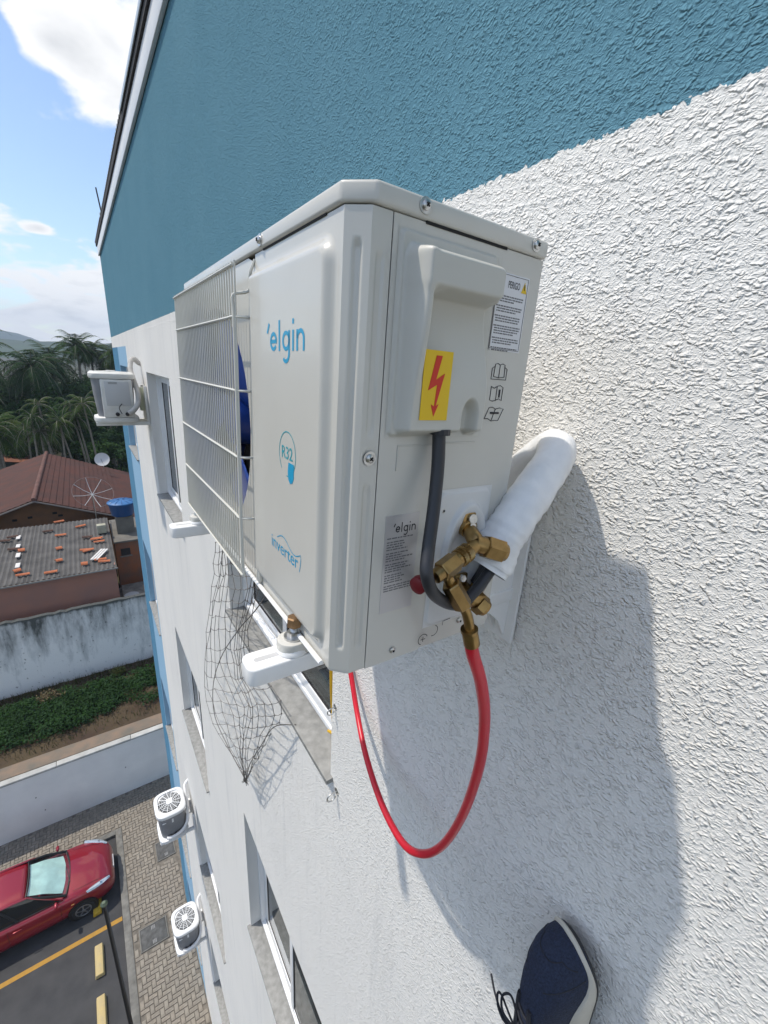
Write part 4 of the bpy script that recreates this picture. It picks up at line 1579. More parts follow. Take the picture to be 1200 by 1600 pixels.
def barrel_unit(y, z, label, old, yaw):
    """origin: wall plane, under the bracket; the unit's middle stands 0.30 m off the wall"""
    e = empty('condenser_unit', (XW, y, z))
    W = M_OLDWHITE if old else M_CLEANWHITE
    cx = -.305
    H = .50
    ring = lambda h, zz, p=5.0, oy=0: [(cx + a, c + oy, zz) for a, c in sq_ring(h, p)]
    b = MB()
    loft(b, [ring(.205, .03), ring(.21, .045), ring(.205, .075), ring(.175, .085)])
    b.build('base_tray', W, e, smooth=True)
    b = MB()
    loft(b, [ring(.168, .08, 4), ring(.185, .30, 4), ring(.192, H - .03, 4)])
    b.build('casing', M_GREYBODY, e, smooth=True)
    b = MB()
    loft(b, [ring(.205, H - .035, 4), ring(.212, H - .02, 4), ring(.208, H + .012, 4), ring(.19, H + .028, 4), ring(.16, H + .03, 4), ring(.158, H + .012, 4)])
    top = b.build('top_cover', W, e, smooth=True)
    b = MB().rev((cx, 0, H + .0135), (0, 0, 1), [(0, .156), (.001, .156)], 32)
    b.build('fan_well', mat('fan_shade', (0.10, 0.105, 0.11), .7), top)
    b = MB()
    for k in range(14):
        t = k * math.pi / 7 + .2
        b.tube([(cx + .04 * math.cos(t), .04 * math.sin(t), H + .034), (cx + .158 * math.cos(t + .12), .158 * math.sin(t + .12), H + .026)], .0045, 5)
    for r_ in (.065, .088, .111, .134):
        b.tube([(cx + r_ * math.cos(q * .26), r_ * math.sin(q * .26), H + .033 - r_ * .04) for q in range(24)], .0028, 5, closed=True)
    b.build('fan_grille', W, top)
    b = MB().box(cx - .042, cx + .042, -.042, .042, H + .032, H + .042)
    b.build('fan_cap', W, top, bevel=.006)
    # service side
    if old:
        b = MB()
        b.box(cx - .12, cx + .165, -.205, -.170, .08, H - .04)
        b.build('service_side', W, e, bevel=.012)
        b = MB().box(cx - .085, cx + .135, -.212, -.206, .20, H - .06)
        b.build('access_panel', mat('panel_grey', (0.52, 0.53, 0.54), .5), e, bevel=.004)
        MB().box(cx - .05, cx + .03, -.2135, -.2125, H - .085, H - .065).build('rating_plate', mat('plate_grey', (0.33, 0.34, 0.34), .5), e)
        for xx in (.0, .09):
            MB().rev((cx + xx, -.205, .115), (0, -1, 0), [(0, .02), (.02, .02), (.022, .013), (.05, .012)], 8).build('valve', M_GASKET, e)
        hp = [(cx + .10, -.24, .13), (cx + .15, -.245, .16), (cx + .20, -.21, .23), (cx + .215, -.15, .34), (cx + .20, -.05, .45), (cx + .19, .05, .55), (cx + .21, .12, .64), (cx + .25, .16, .665), (cx + .285, .17, .63), (cx + .32, .17, .62)]
        MB().tube(smooth_path(hp, 6), .026, 12).build('insulated_pipe', mat('grimy_insulation', (0.50, 0.48, 0.45), .8, var=.2, vscale=14, bump=.3, bscale=50), e, smooth=True)
        MB().tube(smooth_path([(cx + .04, -.225, .12), (cx + .02, -.235, .18), (cx + .05, -.22, .22)], 4), .004, 6).build('wire', M_RUBBER, e)
        MB().box(-.075, -.03, -.10, -.02, .14, .38).build('spacer', mat('pale_green', (0.55, 0.57, 0.42), .7), e, bevel=.004)
    else:
        hp = [(cx - .10, -.19, .12), (cx - .02, -.225, .135), (cx + .10, -.225, .17), (cx + .19, -.18, .235), (cx + .225, -.08, .32), (cx + .235, .05, .44), (cx + .25, .16, .52), (cx + .32, .20, .56)]
        MB().tube(smooth_path(hp, 6), .022, 12).build('insulated_pipe', mat('clean_insulation', (0.74, 0.74, 0.74), .7, bump=.3, bscale=50), e, smooth=True)
        MB().tube(smooth_path([(cx + .02, -.185, .14), (cx + .15, -.185, .22), (cx + .20, -.06, .34)], 5), .006, 6).build('wire', M_RUBBER, e)
        for xx in (-.05, .02):
            MB().rev((cx + xx, -.175, .11), (0, -1, 0), [(0, .018), (.02, .018), (.022, .011), (.04, .01)], 8).build('valve', M_GASKET, e)
        MB().box(cx - .012, cx + .012, -.195, -.186, .36, .42).build('badge', W, e)
        MB().box(cx - .14, cx - .09, -.186, -.180, .38, .392).build('print', W, e)
    for s in (-1, 1):
        b = MB()
        b.box(cx - .20, -.002, s * .14 - .02, s * .14 + .02, -.008, .028)
        b.box(-.03, -.002, s * .14 - .0195, s * .14 + .0195, .03, .40 if old else .25)
        b.build('bracket_arm', W, e, bevel=.004)
    e.scale = (1.03, 1.05, 1.05) if old else (1.03, 1.14, 1.14)
    tag(e, label, 'condenser unit', 'barrel shaped condensers along the facade')
    return e


barrel_unit(5.78, 14.80, 'weathered white outdoor unit with a grey curved pipe, highest on the facade', True, 0)
barrel_unit(5.86, 8.28, 'dark grey and white barrel outdoor unit above the parked car', False, 0)
barrel_unit(5.98, 5.28, 'dark grey and white barrel outdoor unit, lowest on the facade', False, 0)

# ------------------------------------------------------------------ torn safety net
M_NET = mat('grey_net_twine', (0.15, 0.14, 0.13), .85)
nt_ = empty('safety_net', (0, 0, 0))


def wallpt(u, v, x):
    r_ = RW @ np.array([u - 600, v - 800, 671.37])
    p = r_ * x / r_[0]
    return Vector((p[0], p[1], p[2] + G))


rows = [(845, 335, 372), (862, 334, 385), (880, 331, 400), (898, 329, 408), (918, 327, 408), (940, 325, 404), (962, 323, 398), (985, 321, 392), (1008, 321, 392), (1030, 322, 395), (1052, 322, 402), (1074, 325, 420), (1095, 330, 434),
        (1113, 333, 436), (1130, 338, 430), (1147, 346, 420), (1163, 354, 412), (1180, 363, 403), (1198, 373, 395), (1215, 380, 386)]
NC = 13
P = []
for i, (v, ul, ur) in enumerate(rows):
    line = []
    for j in range(NC):
        t = j / (NC - 1)
        u = ul + (ur - ul) * (t + .07 * math.sin(t * 9 + i * .35))
        x = .545 + .022 * math.sin(j * 1.9 + i * .3) + .03 * t * (i < 4)
        line.append(wallpt(u + rng.uniform(-2.2, 2.2), v + rng.uniform(-3.5, 3.5) + 7 * math.sin(t * 3.1) * (i > 7), x))
    P.append(line)
b = MB()
for i in range(len(rows)):
    for j in range(NC):
        if j + 1 < NC and not (rng.random() < .05):
            a, c = P[i][j], P[i][j + 1]
            b.tube([a, (a + c) / 2 + V(0, 0, -.006), c], .0017, 4, caps=False)
        if i + 1 < len(rows) and not (rng.random() < .03):
            b.tube([P[i][j], P[i + 1][j]], .0017, 4, caps=False)
b.build('mesh', M_NET, nt_)
b = MB()
for line in P:
    for p in line:
        b.obox(p, (.0026, 0, 0), (0, .0026, 0), (0, 0, .0026))
b.build('knots', M_NET, nt_)['kind'] = 'stuff'
rope = [(424, 918, .55), (398, 955, .54), (372, 985, .53), (345, 1028, .53), (333, 1072, .53), (336, 1120, .54), (358, 1170, .545), (380, 1212, .55), (384, 1222, .55)]
MB().tube(smooth_path([wallpt(*q) for q in rope], 6), .0028, 6).build('border_rope', M_NET, nt_, smooth=True)
rope = [(384, 1222, .55), (390, 1195, .55), (408, 1165, .55), (428, 1136, .56), (462, 1132, .60)]
MB().tube(smooth_path([wallpt(*q) for q in rope], 6), .0028, 6).build('border_rope', M_NET, nt_, smooth=True)
b = MB()
q0 = wallpt(384, 1216, .55)
for k in range(7):
    b.tube([q0 + V(rng.uniform(-.02, .02), rng.uniform(-.03, .03), .05), q0 + V(rng.uniform(-.008, .008), rng.uniform(-.01, .01), -.01), q0 + V(rng.uniform(-.02, .02), rng.uniform(-.03, .03), -.05)], .0022, 5)
b.build('tied_end', M_NET, nt_)
tag(nt_, 'torn grey safety net hanging tied in a bunch beside the window', 'net')

# ------------------------------------------------------------------ the shoe planted on the wall
M_KNIT = mat('navy_knit', (0.015, 0.023, 0.050), .85, var=.45, vscale=330, bump=.8, bscale=380, bdist=.002)
M_MID = mat('cream_midsole', (0.52, 0.49, 0.42), .6, var=.08, vscale=20, bump=.05, bscale=200)
M_OUT = mat('dark_outsole', (0.03, 0.03, 0.032), .7)
M_LACE = mat('navy_lace', (0.012, 0.014, 0.022), .75, bump=.3, bscale=900, bdist=.0006)
sh = empty('shoe')
# local frame: s along the foot (toe = +), w across, h away from the wall
SL = .285


OUTL = []


def outline_w(s):
    """half widths of the sole (left, right) at s in 0..1 heel..toe"""
    pts = [(0, .0), (.012, .010), (.035, .019), (.10, .030), (.25, .033), (.42, .032), (.58, .039), (.72, .046), (.83, .0455), (.91, .0405), (.955, .0325), (.985, .020), (.997, .009), (1.0, .0)]
    if not OUTL:
        q = smooth_path([(a, c, 0) for a, c in pts], 10)
        OUTL.extend((p.x, max(0, p.y)) for p in q)
    return float(np.interp(s, [p[0] for p in OUTL], [p[1] for p in OUTL]))


def ring_sole(scale, h, lift):
    out = []
    N_ = 60
    for i in range(N_):
        t = i / N_
        if t < .5:
            s, sg = .5 - .5 * math.cos(t * 2 * math.pi), 1
        else:
            s, sg = .5 - .5 * math.cos(t * 2 * math.pi), -1
        w = outline_w(s) * scale * sg
        out.append(((s - .5) * SL * (1 + (scale - 1) * .35), w, h + lift * sstep(.78, 1.0, s) + lift * .4 * sstep(.12, 0, s)))
    return out


def spin(pts):
    return pts


b = MB()
loft(b, [ring_sole(.90, .000, .010), ring_sole(1.0, .003, .011), ring_sole(1.02, .008, .012)])
sole = b.build('outsole', M_OUT, sh, smooth=True)
b = MB()
rings = []
for sc_, h0 in ((1.02, .0075), (1.10, .016), (1.12, .030), (1.07, .043), (.97, .047)):
    r_ = ring_sole(sc_, h0, .012)
    rings.append([(x, y, z + (.012 * sstep(.30, -.5, x / SL) - .026 * sstep(.10, .44, x / SL)) * (h0 - .0075) / .0335) for x, y, z in r_])
loft(b, rings)
b.build('midsole', M_MID, sh, smooth=True)


def upper_h(s):
    pts = [(0, .085), (.08, .092), (.2, .088), (.34, .086), (.46, .084), (.58, .082), (.70, .078), (.80, .075), (.88, .070), (.935, .061), (.97, .049), (.99, .034), (1.0, .014)]
    for (a, ha), (c, hc) in zip(pts, pts[1:]):
        if a <= s <= c:
            t = (s - a) / (c - a)
            return ha + (hc - ha) * (t * t * (3 - 2 * t))
    return .01


b = MB()
ns, na = 46, 25


def upper(i, j):
    s = .012 + .984 * (1 - (1 - i) ** 1.7)
    w = outline_w(s) * (.985 + .065 * sstep(.70, .93, s))
    hh = upper_h(s)
    t = j * math.pi
    c, q = math.cos(t), math.sin(t)
    e_ = .62 if s > .5 else .55
    yy = w * (abs(c) ** e_) * (1 if c > 0 else -1)
    yy *= 1 - .34 * q * sstep(.62, .30, s)
    zz = .012 + .004 * sstep(.78, 1.0, s) + (hh + .022 - .022 * sstep(.62, .95, s)) * q ** .8
    if i > .9999:
        yy, zz = 0.0, .016
    return ((s - .5) * SL, yy, zz)


b.grid(ns, na, upper)
b.build('upper', M_KNIT, sh, smooth=True, angle=80)
b = MB()
b.rev(((.20 - .5) * SL, 0, .098), (-.22, 0, 1), [(0, .030), (.014, .033), (.020, .031), (.016, .026), (-.02, .022)], 24)
b.build('collar', M_KNIT, sh, smooth=True)
b = MB()
b.grid(14, 9, lambda i, j: ((.32 + .30 * i - .5) * SL, (j - .5) * (.040 - .010 * i), .123 - .018 * i - .55 * ((j - .5) * .05) ** 2 / .003 * .02 - .010 * sstep(.75, 1, i)))
b.build('tongue', M_LACE, sh, smooth=True)
for s_ in (.34, .41, .48, .55):
    b = MB()
    hh = .034 + upper_h(s_)
    b.tube(smooth_path([((s_ - .5) * SL, -.026, hh - .020), ((s_ - .49) * SL, -.012, hh - .000), ((s_ - .48) * SL, .012, hh - .000), ((s_ - .47) * SL, .026, hh - .020)], 5), .0024, 6)
    b.build('lace', M_LACE, sh, smooth=True)
kx = (.36 - .5) * SL
for pts in ([(kx, .010, .113), (kx + .018, .030, .128), (kx + .044, .037, .126), (kx + .058, .027, .116), (kx + .040, .016, .112), (kx + .008, .008, .114)],
            [(kx, .010, .113), (kx - .006, .030, .124), (kx - .002, .050, .126), (kx + .010, .061, .121), (kx + .016, .055, .117), (kx + .010, .034, .116), (kx + .002, .010, .115)],
            [(kx, .010, .114), (kx - .010, .040, .122), (kx - .012, .075, .118), (kx - .004, .100, .112)]):
    MB().tube(smooth_path([(a, c, d + .009) for a, c, d in pts], 6), .0021, 6).build('lace_bow', M_LACE, sh, smooth=True)
MB().obox((kx + .001, .010, .124), (.007, 0, 0), (0, .006, 0), (0, 0, .005)).build('lace_knot', M_LACE, sh, bevel=.003)
b = MB().obox(((.625 - .5) * SL, .0265, .0855), (.0055, .0005, -.0008), (-.0005, .0032, -.0040), (0, .0006, .0006))
b.build('side_tag', mat('pale_tag', (0.42, 0.46, 0.52), .6), sh)
# eyestay strips, seam lines and heel detail
for sg_ in (-1, 1):
    p = []
    for q in range(9):
        s_ = .30 + .34 * q / 8
        w_ = .020 - .006 * q / 8
        p.append(((s_ - .5) * SL, sg_ * w_, .034 + .004 - .022 * sstep(.62, .95, s_) + upper_h(s_) * .985 - .003))
    MB().tube(p, .0042, 6).build('eyestay', M_LACE, sh, smooth=True)
    for q in range(5):
        s_ = .33 + .065 * q
        MB().rev(((s_ - .5) * SL, sg_ * (.020 - .0012 * q), .034 + upper_h(s_) * .985 + .0016), (0, sg_ * .3, 1), [(0, .0022), (.0012, .0018)], 8).build('eyelet', M_OUT, sh)
    p = [upper((.60 + .012 * q) , .5 + sg_ * (.10 + .036 * q)) for q in range(11)]
    MB().tube(p, .0011, 5).build('seam', M_LACE, sh)
    p = [upper((.86 - .012 * abs(q - 5)), .5 + sg_ * (.04 * q)) for q in range(11)]
    MB().tube(p, .0010, 5).build('seam', M_LACE, sh)
tag(sh, 'navy knit running shoe with cream sole planted on the white wall', 'shoe')
SHOE = dict(y=.156, z=14.474, ang=10, roll=18)
# s axis -> up the wall, h axis -> away from the wall (-x), w axis -> +y
a_ = R(SHOE['ang'])
sdir = V(0, math.sin(a_), math.cos(a_))
h0 = V(-1, 0, 0)
w0 = h0.cross(sdir)
roll = R(SHOE['roll'])
hdir = h0 * math.cos(roll) + w0 * math.sin(roll)
wdir = w0 * math.cos(roll) - h0 * math.sin(roll)
sh.matrix_world = Matrix(((sdir.x, wdir.x, hdir.x, XW - .002 - .044 * math.sin(roll)), (sdir.y, wdir.y, hdir.y, SHOE['y']), (sdir.z, wdir.z, hdir.z, SHOE['z']), (0, 0, 0, 1)))


# ------------------------------------------------------------------ red car
def make_car():
    e = empty('parked_car', (-1.08, 12.05, 0), (0, 0, 0))     # origin under the nose; the car runs to -x
    RED = mat('red_car_paint', (0.26, 0.006, 0.018), .28, .25, coat=1.0)
    BLK = mat('black_trim', (0.012, 0.012, 0.013), .5)
    Lg, HW = 4.1, .875
    # stations: distance back from the nose: (half width, sill height, shoulder height, crown height)
    ST = [(0.0, .40, .30, .42, .44), (.03, .53, .24, .57, .61), (.10, .65, .22, .66, .73), (.25, .76, .21, .75, .83), (.5, .835, .22, .82, .91), (.8, .866, .24, .87, .96), (1.05, .872, .22, .89, .99), (1.3, .875, .20, .89, .99),
          (1.8, .875, .20, .90, .94), (2.4, .875, .20, .92, .95), (3.0, .872, .20, .94, .97), (3.5, .86, .24, .95, 1.0), (3.85, .82, .28, .93, .99), (4.0, .76, .32, .86, .92), (4.08, .66, .38, .72, .76), (4.1, .5, .42, .62, .64)]
    prof = [(0, 0), (.55, 0), (.86, .02), (.97, .12), (1.0, .32), (.995, .55), (.985, .75), (.955, .92), (.90, 1.0)]

    def section(d, hw, z0, zs, zc):
        pts = []
        for fx, fz in prof:
            pts.append((hw * fx, z0 + (zs - z0) * fz))
        for q in range(1, 7):
            t = q / 6
            pts.append((hw * .90 * (1 - t), zs + (zc - zs) * math.sin(t * math.pi / 2)))
        return pts
    b = MB()
    rings = []
    for d, hw, z0, zs, zc in ST:
        s = section(d, hw, z0, zs, zc)
        full = [(-d, y, z) for y, z in s] + [(-d, -y, z) for y, z in reversed(s[1:-1])]
        rings.append(full)
    loft(b, rings)
    b.build('body', RED, e, smooth=True, angle=50)
    # greenhouse
    base = [(1.16, .70, .965), (1.75, .755, .93), (2.45, .765, .95), (3.2, .75, .97), (3.72, .66, 1.0)]
    roofp = [(1.98, .55, 1.40), (2.2, .575, 1.455), (2.7, .585, 1.48), (3.2, .57, 1.45), (3.45, .54, 1.40)]
    b = MB()
    b.grid(13, 17, lambda i, j: (-(1.98 + 1.47 * i), (j - .5) * 2 * (.55 + .035 * math.sin(i * 3.14)), 1.40 + .075 * math.sin(i * 3.0 + .14) - .05 * (2 * j - 1) ** 4))
    ro = b.build('roof', RED, e, smooth=True)
    sm = ro.modifiers.new('t', 'SOLIDIFY')
    sm.thickness = .02
    # windscreen
    def screen(i, j, inset=0.0):
        a = V(-(1.16 - .10 * (1 - (2 * j - 1) ** 2)), (j - .5) * 2 * (.70 - inset), .965 + .02 * (1 - (2 * j - 1) ** 2))
        c = V(-(1.98 - .04 * (1 - (2 * j - 1) ** 2)), (j - .5) * 2 * (.55 - inset), 1.395 + .035 * (1 - (2 * j - 1) ** 2))
        p = a.lerp(c, i)
        p.z += .03 * math.sin(i * 3.14)
        return p
    MB().grid(10, 14, lambda i, j: tuple(screen(i, j, .04))).build('windscreen', M_CARGLASS, e, smooth=True)
    MB().grid(10, 14, lambda i, j: tuple(screen(.06 + i * .88, .04 + j * .92, .06) + V(-.03, 0, -.035 - .01 * math.sin(i * 9)))).build('sunshade', mat('foil_sunshade', (0.62, 0.74, 0.72), .5, .0, var=.15, vscale=4), e, smooth=True)
    b = MB()
    for s in (-1, 1):
        b.tube([tuple(V(-1.14, s * .695, .95)), tuple(V(-1.6, s * .645, 1.22)), tuple(V(-1.99, s * .55, 1.40))], [.035, .032, .028], 8)
    b.tube([tuple(screen(0, q / 12, .02) + V(.012, 0, -.01)) for q in range(13)], .022, 6)
    b.tube([tuple(screen(1, q / 12, .02)) for q in range(13)], .016, 6)
    b.build('screen_surround', BLK, e, smooth=True)
    # side glass, pillars
    for s in (-1, 1):
        b = MB()
        def sg(i, j, s=s):
            d0, d1 = 1.22 + 2.30 * i, 1.95 + 1.45 * i
            d = d0 + (d1 - d0) * j
            y = (.752 - .06 * (i > .8)) + (.565 - .752) * j
            return (-d, s * (y + .012 * math.sin(j * 3.1)), .945 + .01 * i + (1.405 - .945 + .03 * math.sin(i * 3.0)) * j)
        b.grid(16, 8, sg)
        b.build('side_window', glass_dark, e, smooth=True)
        for i in (.0, .42, 1.0):
            MB().tube([sg(i, q / 5) for q in range(6)], .022 if i != .42 else .03, 6).build('pillar', RED if i != .42 else BLK, e, smooth=True)
        MB().tube([sg(q / 8, 1.0) for q in range(9)], .026, 6).build('roof_rail', RED, e, smooth=True)
        MB().tube([sg(q / 8, 0) for q in range(9)], .012, 6).build('window_trim', BLK, e, smooth=True)
        m_ = MB()
        loft(m_, [[(-1.36 + .045 * a * k, s * (w), 1.0 + .055 * c * k) for a, c in [(math.cos(t * .5236), math.sin(t * .5236)) for t in range(12)]] for k, w in ((.5, .80), (1.0, .83), (1.0, .93), (.6, .965))])
        m_.build('mirror', RED, e, smooth=True)
        # headlight and fog light
        h = MB()
        def hl(i, j, s=s):
            t = i
            d = .12 + .56 * t
            y = .545 + .265 * t
            hw = .115 * math.sin(math.pi * (.12 + .80 * (1 - t))) + .012
            return (-(d + (j - .5) * hw * .9), s * (y - (j - .5) * hw * 1.1 + .012), 0.685 + .165 * t ** .8 + .022 * math.sin(j * 3.1) + .025 * (1 - abs(2 * j - 1)))
        h.grid(14, 8, hl)
        hh = h.build('headlight', mat('headlight_lens', (0.62, 0.68, 0.72), .08, .6, coat=1), e, smooth=True)
        MB().rev((-.33, s * .68, .79), (.5, s * .45, .75), [(0, .04), (.012, .038), (.02, .02)], 14).build('lamp', mat('lamp_chrome', (0.8, 0.8, 0.82), .15, 1), hh, smooth=True)
        # wheel
        for d in (.82, 3.38):
            wy = s * .80
            arch = MB().rev((-d, s * .70, .31), (0, s, 0), [(0, .365), (.178, .365), (.1785, .33)], 28)
            arch.build('wheel_arch', BLK, e, smooth=True)
            w = MB().rev((-d, wy - s * .10, .30), (0, s, 0), [(0, .24), (.01, .29), (.04, .30), (.15, .30), (.185, .29), (.19, .20)], 30)
            wo = w.build('wheel', mat('tyre_rubber', (0.018, 0.018, 0.019), .8), e, smooth=True)
            r_ = MB().rev((-d, wy + s * .085, .30), (0, s, 0), [(0, .20), (.008, .20), (.009, .17), (.002, .165)], 28)
            r_.build('rim', mat('alloy', (0.45, 0.46, 0.48), .3, .9), wo, smooth=True)
            sp = MB()
            for q in range(5):
                t = q * 1.2566 + .3
                sp.obox((-d + .10 * math.cos(t), wy + s * .092, .30 + .10 * math.sin(t)), (.09 * math.cos(t), 0, .09 * math.sin(t)), (-.018 * math.sin(t), 0, .018 * math.cos(t)), (0, .006, 0))
            sp.rev((-d, wy + s * .088, .30), (0, s, 0), [(0, .045), (.012, .04)], 14)
            sp.build('spokes', MATS['alloy'], wo)
    MB().box(-.06, -.012, -.34, .34, .36, .47).build('grille', BLK, e, bevel=.01)
    MB().obox((-.018, 0, .52), (.02, 0, .004), (0, .20, 0), (0, 0, .05)).build('number_plate', mat('plate_paper', (0.55, 0.55, 0.56), .5), e, bevel=.004)
    b = MB()
    for y0 in (-.35, .12):
        b.tube([(-1.05, y0, .99), (-1.14, y0 + .48, 1.02)], .008, 5)
    b.build('wipers', BLK, e)
    for s in (-1, 1):
        MB().tube([(-.12, s * .52, .715), (-.5, s * .60, .865), (-1.0, s * .66, .955)], .004, 5).build('bonnet_seam', BLK, e)
        MB().tube([(-1.30, s * .868, .30), (-1.30, s * .878, .60), (-1.26, s * .862, .89)], .004, 5).build('door_seam', BLK, e)
        MB().tube([(-2.42, s * .868, .30), (-2.42, s * .878, .60), (-2.42, s * .862, .91)], .004, 5).build('door_seam', BLK, e)
        MB().obox((-2.22, s * .885, .80), (.09, 0, 0), (0, .012, 0), (0, 0, .014)).build('door_handle', RED, e, bevel=.006)
        MB().obox((-1.02, s * .880, .72), (.035, 0, 0), (0, .004, 0), (0, 0, .010)).build('side_marker', mat('amber', (0.55, 0.30, 0.1), .3), e)
    tag(e, 'glossy dark red hatchback parked nose to the kerb', 'car')


glass_dark = mat('tinted_glass', (0.012, 0.014, 0.016), .04, coat=.5)
make_car()


# ------------------------------------------------------------------ house with corrugated roof right behind the stained wall
M_TERRA = mat('terracotta_render', (0.37, 0.175, 0.12), .9, col2=(0.27, 0.155, 0.13), vscale=.8, detail=8, bump=.2, bscale=20)
M_FIBRE = mat('weathered_fibre_cement', (0.062, 0.059, 0.056), .9, col2=(0.118, 0.112, 0.106), vscale=1.6, detail=9)
M_BRICKW = mat('exposed_brickwork', (0.22, 0.105, 0.048), .9, col2=(0.15, 0.085, 0.05), vscale=2.2, detail=8, bump=.4, bscale=30)
h1 = empty('outbuilding', (0, 20.15, 3.2))
b = MB().box(-8.5, .26, 0, .15, -.7, 3.70)
b.box(.11, .26, .15, 5.6, -.7, 3.75)
b.box(-8.5, -8.35, .15, 5.6, -.7, 3.75)
b.build('wall', M_TERRA, h1)


def corrugated(name, x0, x1, y0, y1, z0, z1, pitch, amp, parent, m_, th=.012):
    b = MB()
    n_ = int((x1 - x0) / pitch * 4)
    vs, fs = [], []
    for i in range(n_ + 1):
        x = x0 + (x1 - x0) * i / n_
        dz = amp * math.sin(i * math.pi / 2 + .4)
        for y, z in ((y0, z0), ((y0 + y1) / 2, (z0 + z1) / 2), (y1, z1)):
            vs.append((x, y, z + dz + .015 * mnoise.noise((x, y, 0))))
        vs.append((x, y0, z0 + dz - th))
    for i in range(n_):
        a = 4 * i
        fs += [(a, a + 4, a + 5, a + 1), (a + 1, a + 5, a + 6, a + 2), (a + 3, a + 7, a + 4, a)]
    b.add(vs, fs)
    return b.build(name, m_, parent, smooth=True)


for k in range(3):
    for j in range(9):
        x1 = .30 - j * 1.0
        y0 = -.14 + k * 2.02
        zz = 3.74 + k * .088 + .004 * j % .01
        corrugated('roof_sheet', x1 - 1.03, x1, y0, y0 + 2.12, zz + .012 * k, zz + .10 + .012 * k, .17, .022, h1, M_FIBRE)
MB().box(-8.6, .34, -.17, -.145, 3.66, 3.72).build('eaves_batten', mat('pale_batten', (0.28, 0.27, 0.25), .8), h1)
tag(h1, 'low terracotta outbuilding with a grey corrugated roof behind the stained wall', 'building')

M_TILE = mat('orange_clay', (0.42, 0.13, 0.055), .85, var=.25, vscale=6)
M_DTILE = mat('dark_clay', (0.075, 0.04, 0.03), .9, var=.25, vscale=6)
M_PALE = mat('pale_board', (0.62, 0.60, 0.57), .8, var=.12, vscale=8)


def roofpos(u, v):
    """point on the corrugated roof seen at (u, v)"""
    r_ = RW @ np.array([u - 600, v - 800, 671.37])
    # plane z = 6.975 + .0495*(y-20.0)
    t = (6.985 - .0495 * 20.0 - G) / (r_[2] - .0495 * r_[1])
    return r_[0] * t, r_[1] * t, 6.985 + .0495 * (r_[1] * t - 20.0)


def half_tile(L_, W_):
    b = MB()
    n_ = 7
    vs = []
    for s in (0, 1):
        for k in range(n_):
            t = math.pi * k / (n_ - 1)
            vs.append(((s - .5) * L_, W_ / 2 * math.cos(t), W_ * .35 * math.sin(t)))
    for s in (0, 1):
        for k in range(n_):
            t = math.pi * k / (n_ - 1)
            vs.append(((s - .5) * L_, (W_ / 2 - .014) * math.cos(t), (W_ * .35 - .014) * math.sin(t)))
    fs = [(k, k + 1, n_ + k + 1, n_ + k) for k in range(n_ - 1)] + [(2 * n_ + k, 3 * n_ + k, 3 * n_ + k + 1, 2 * n_ + k + 1) for k in range(n_ - 1)]
    fs += [(k, 2 * n_ + k, 2 * n_ + k + 1, k + 1) for k in range(n_ - 1)] + [(n_ + k, n_ + k + 1, 3 * n_ + k + 1, 3 * n_ + k) for k in range(n_ - 1)]
    b.add(vs, fs)
    return b


tl = [(92, 858, 1), (92, 877, 1), (95, 837, 0), (134, 860, 0), (132, 882, 1), (138, 861, 0), (80, 895, 0), (155, 847, 0), (152, 842, 0), (157, 875, 0), (163, 878, 0), (34, 861, 1), (27, 893, 1), (36, 899, 0), (92, 816, 0), (126, 823, 0), (150, 843, 0)]
ori_m = {}
for i, (u, v, sq) in enumerate(tl):
    x, y, z = roofpos(u, v)
    key = sq
    if key not in ori_m:
        t = half_tile(.24, .24) if sq else half_tile(.44, .16)
        ori_m[key] = t.build('roof_tile', M_TILE, smooth=True)
        o = ori_m[key]
    else:
        o = ori_m[key].copy()
        COL.objects.link(o)
    o.location = (x, y, z + .03)
    o.rotation_euler = (rng.uniform(-.1, .1), rng.uniform(-.06, .06), rng.uniform(-.3, .45))
    tag(o, 'loose orange clay tile lying on the grey corrugated roof', 'roof tile', 'loose clay tiles on the corrugated roof')
ko = None
for u, v in ((8, 846), (20, 840), (22, 859), (75, 831), (137, 840)):
    x, y, z = roofpos(u, v)
    if ko is None:
        ko = half_tile(.42, .18).build('roof_tile', M_DTILE, smooth=True)
        o = ko
    else:
        o = ko.copy()
        COL.objects.link(o)
    o.location = (x, y, z + .03)
    o.rotation_euler = (0, 0, rng.uniform(-.2, .3))
    tag(o, 'loose dark weathered tile lying on the grey corrugated roof', 'roof tile', 'dark tiles on the corrugated roof')
po = None
for u, v in ((29, 841), (28.5, 855), (28.5, 869), (28, 885)):
    x, y, z = roofpos(u, v)
    if po is None:
        po = MB().box(-.075, .075, -.24, .24, 0, .03).build('white_board', M_PALE, bevel=.004)
        o = po
    else:
        o = po.copy()
        COL.objects.link(o)
    o.location = (x, y, z + .03)
    tag(o, 'short white board on the corrugated roof, %s up from the eaves' % {29: 'fourth', 28.5: 'third' if v < 860 else 'second', 28: 'first'}[u], 'board', 'white boards on the corrugated roof')
x, y, z = roofpos(156, 868)
o = MB()
for k in range(3):
    o.box(-.16 + k * .11, -.08 + k * .11, -.55, .55, 0, .03)
o.box(-.16, .14, -.5, -.42, -.02, -.001)
o.box(-.16, .14, .42, .5, -.02, -.001)
o = o.build('slatted_panel', M_PALE)
o.location = (x, y, z + .05)
o.rotation_euler = (.03, 0, -.42)
tag(o, 'grey slatted panel lying across the roof corner', 'panel')

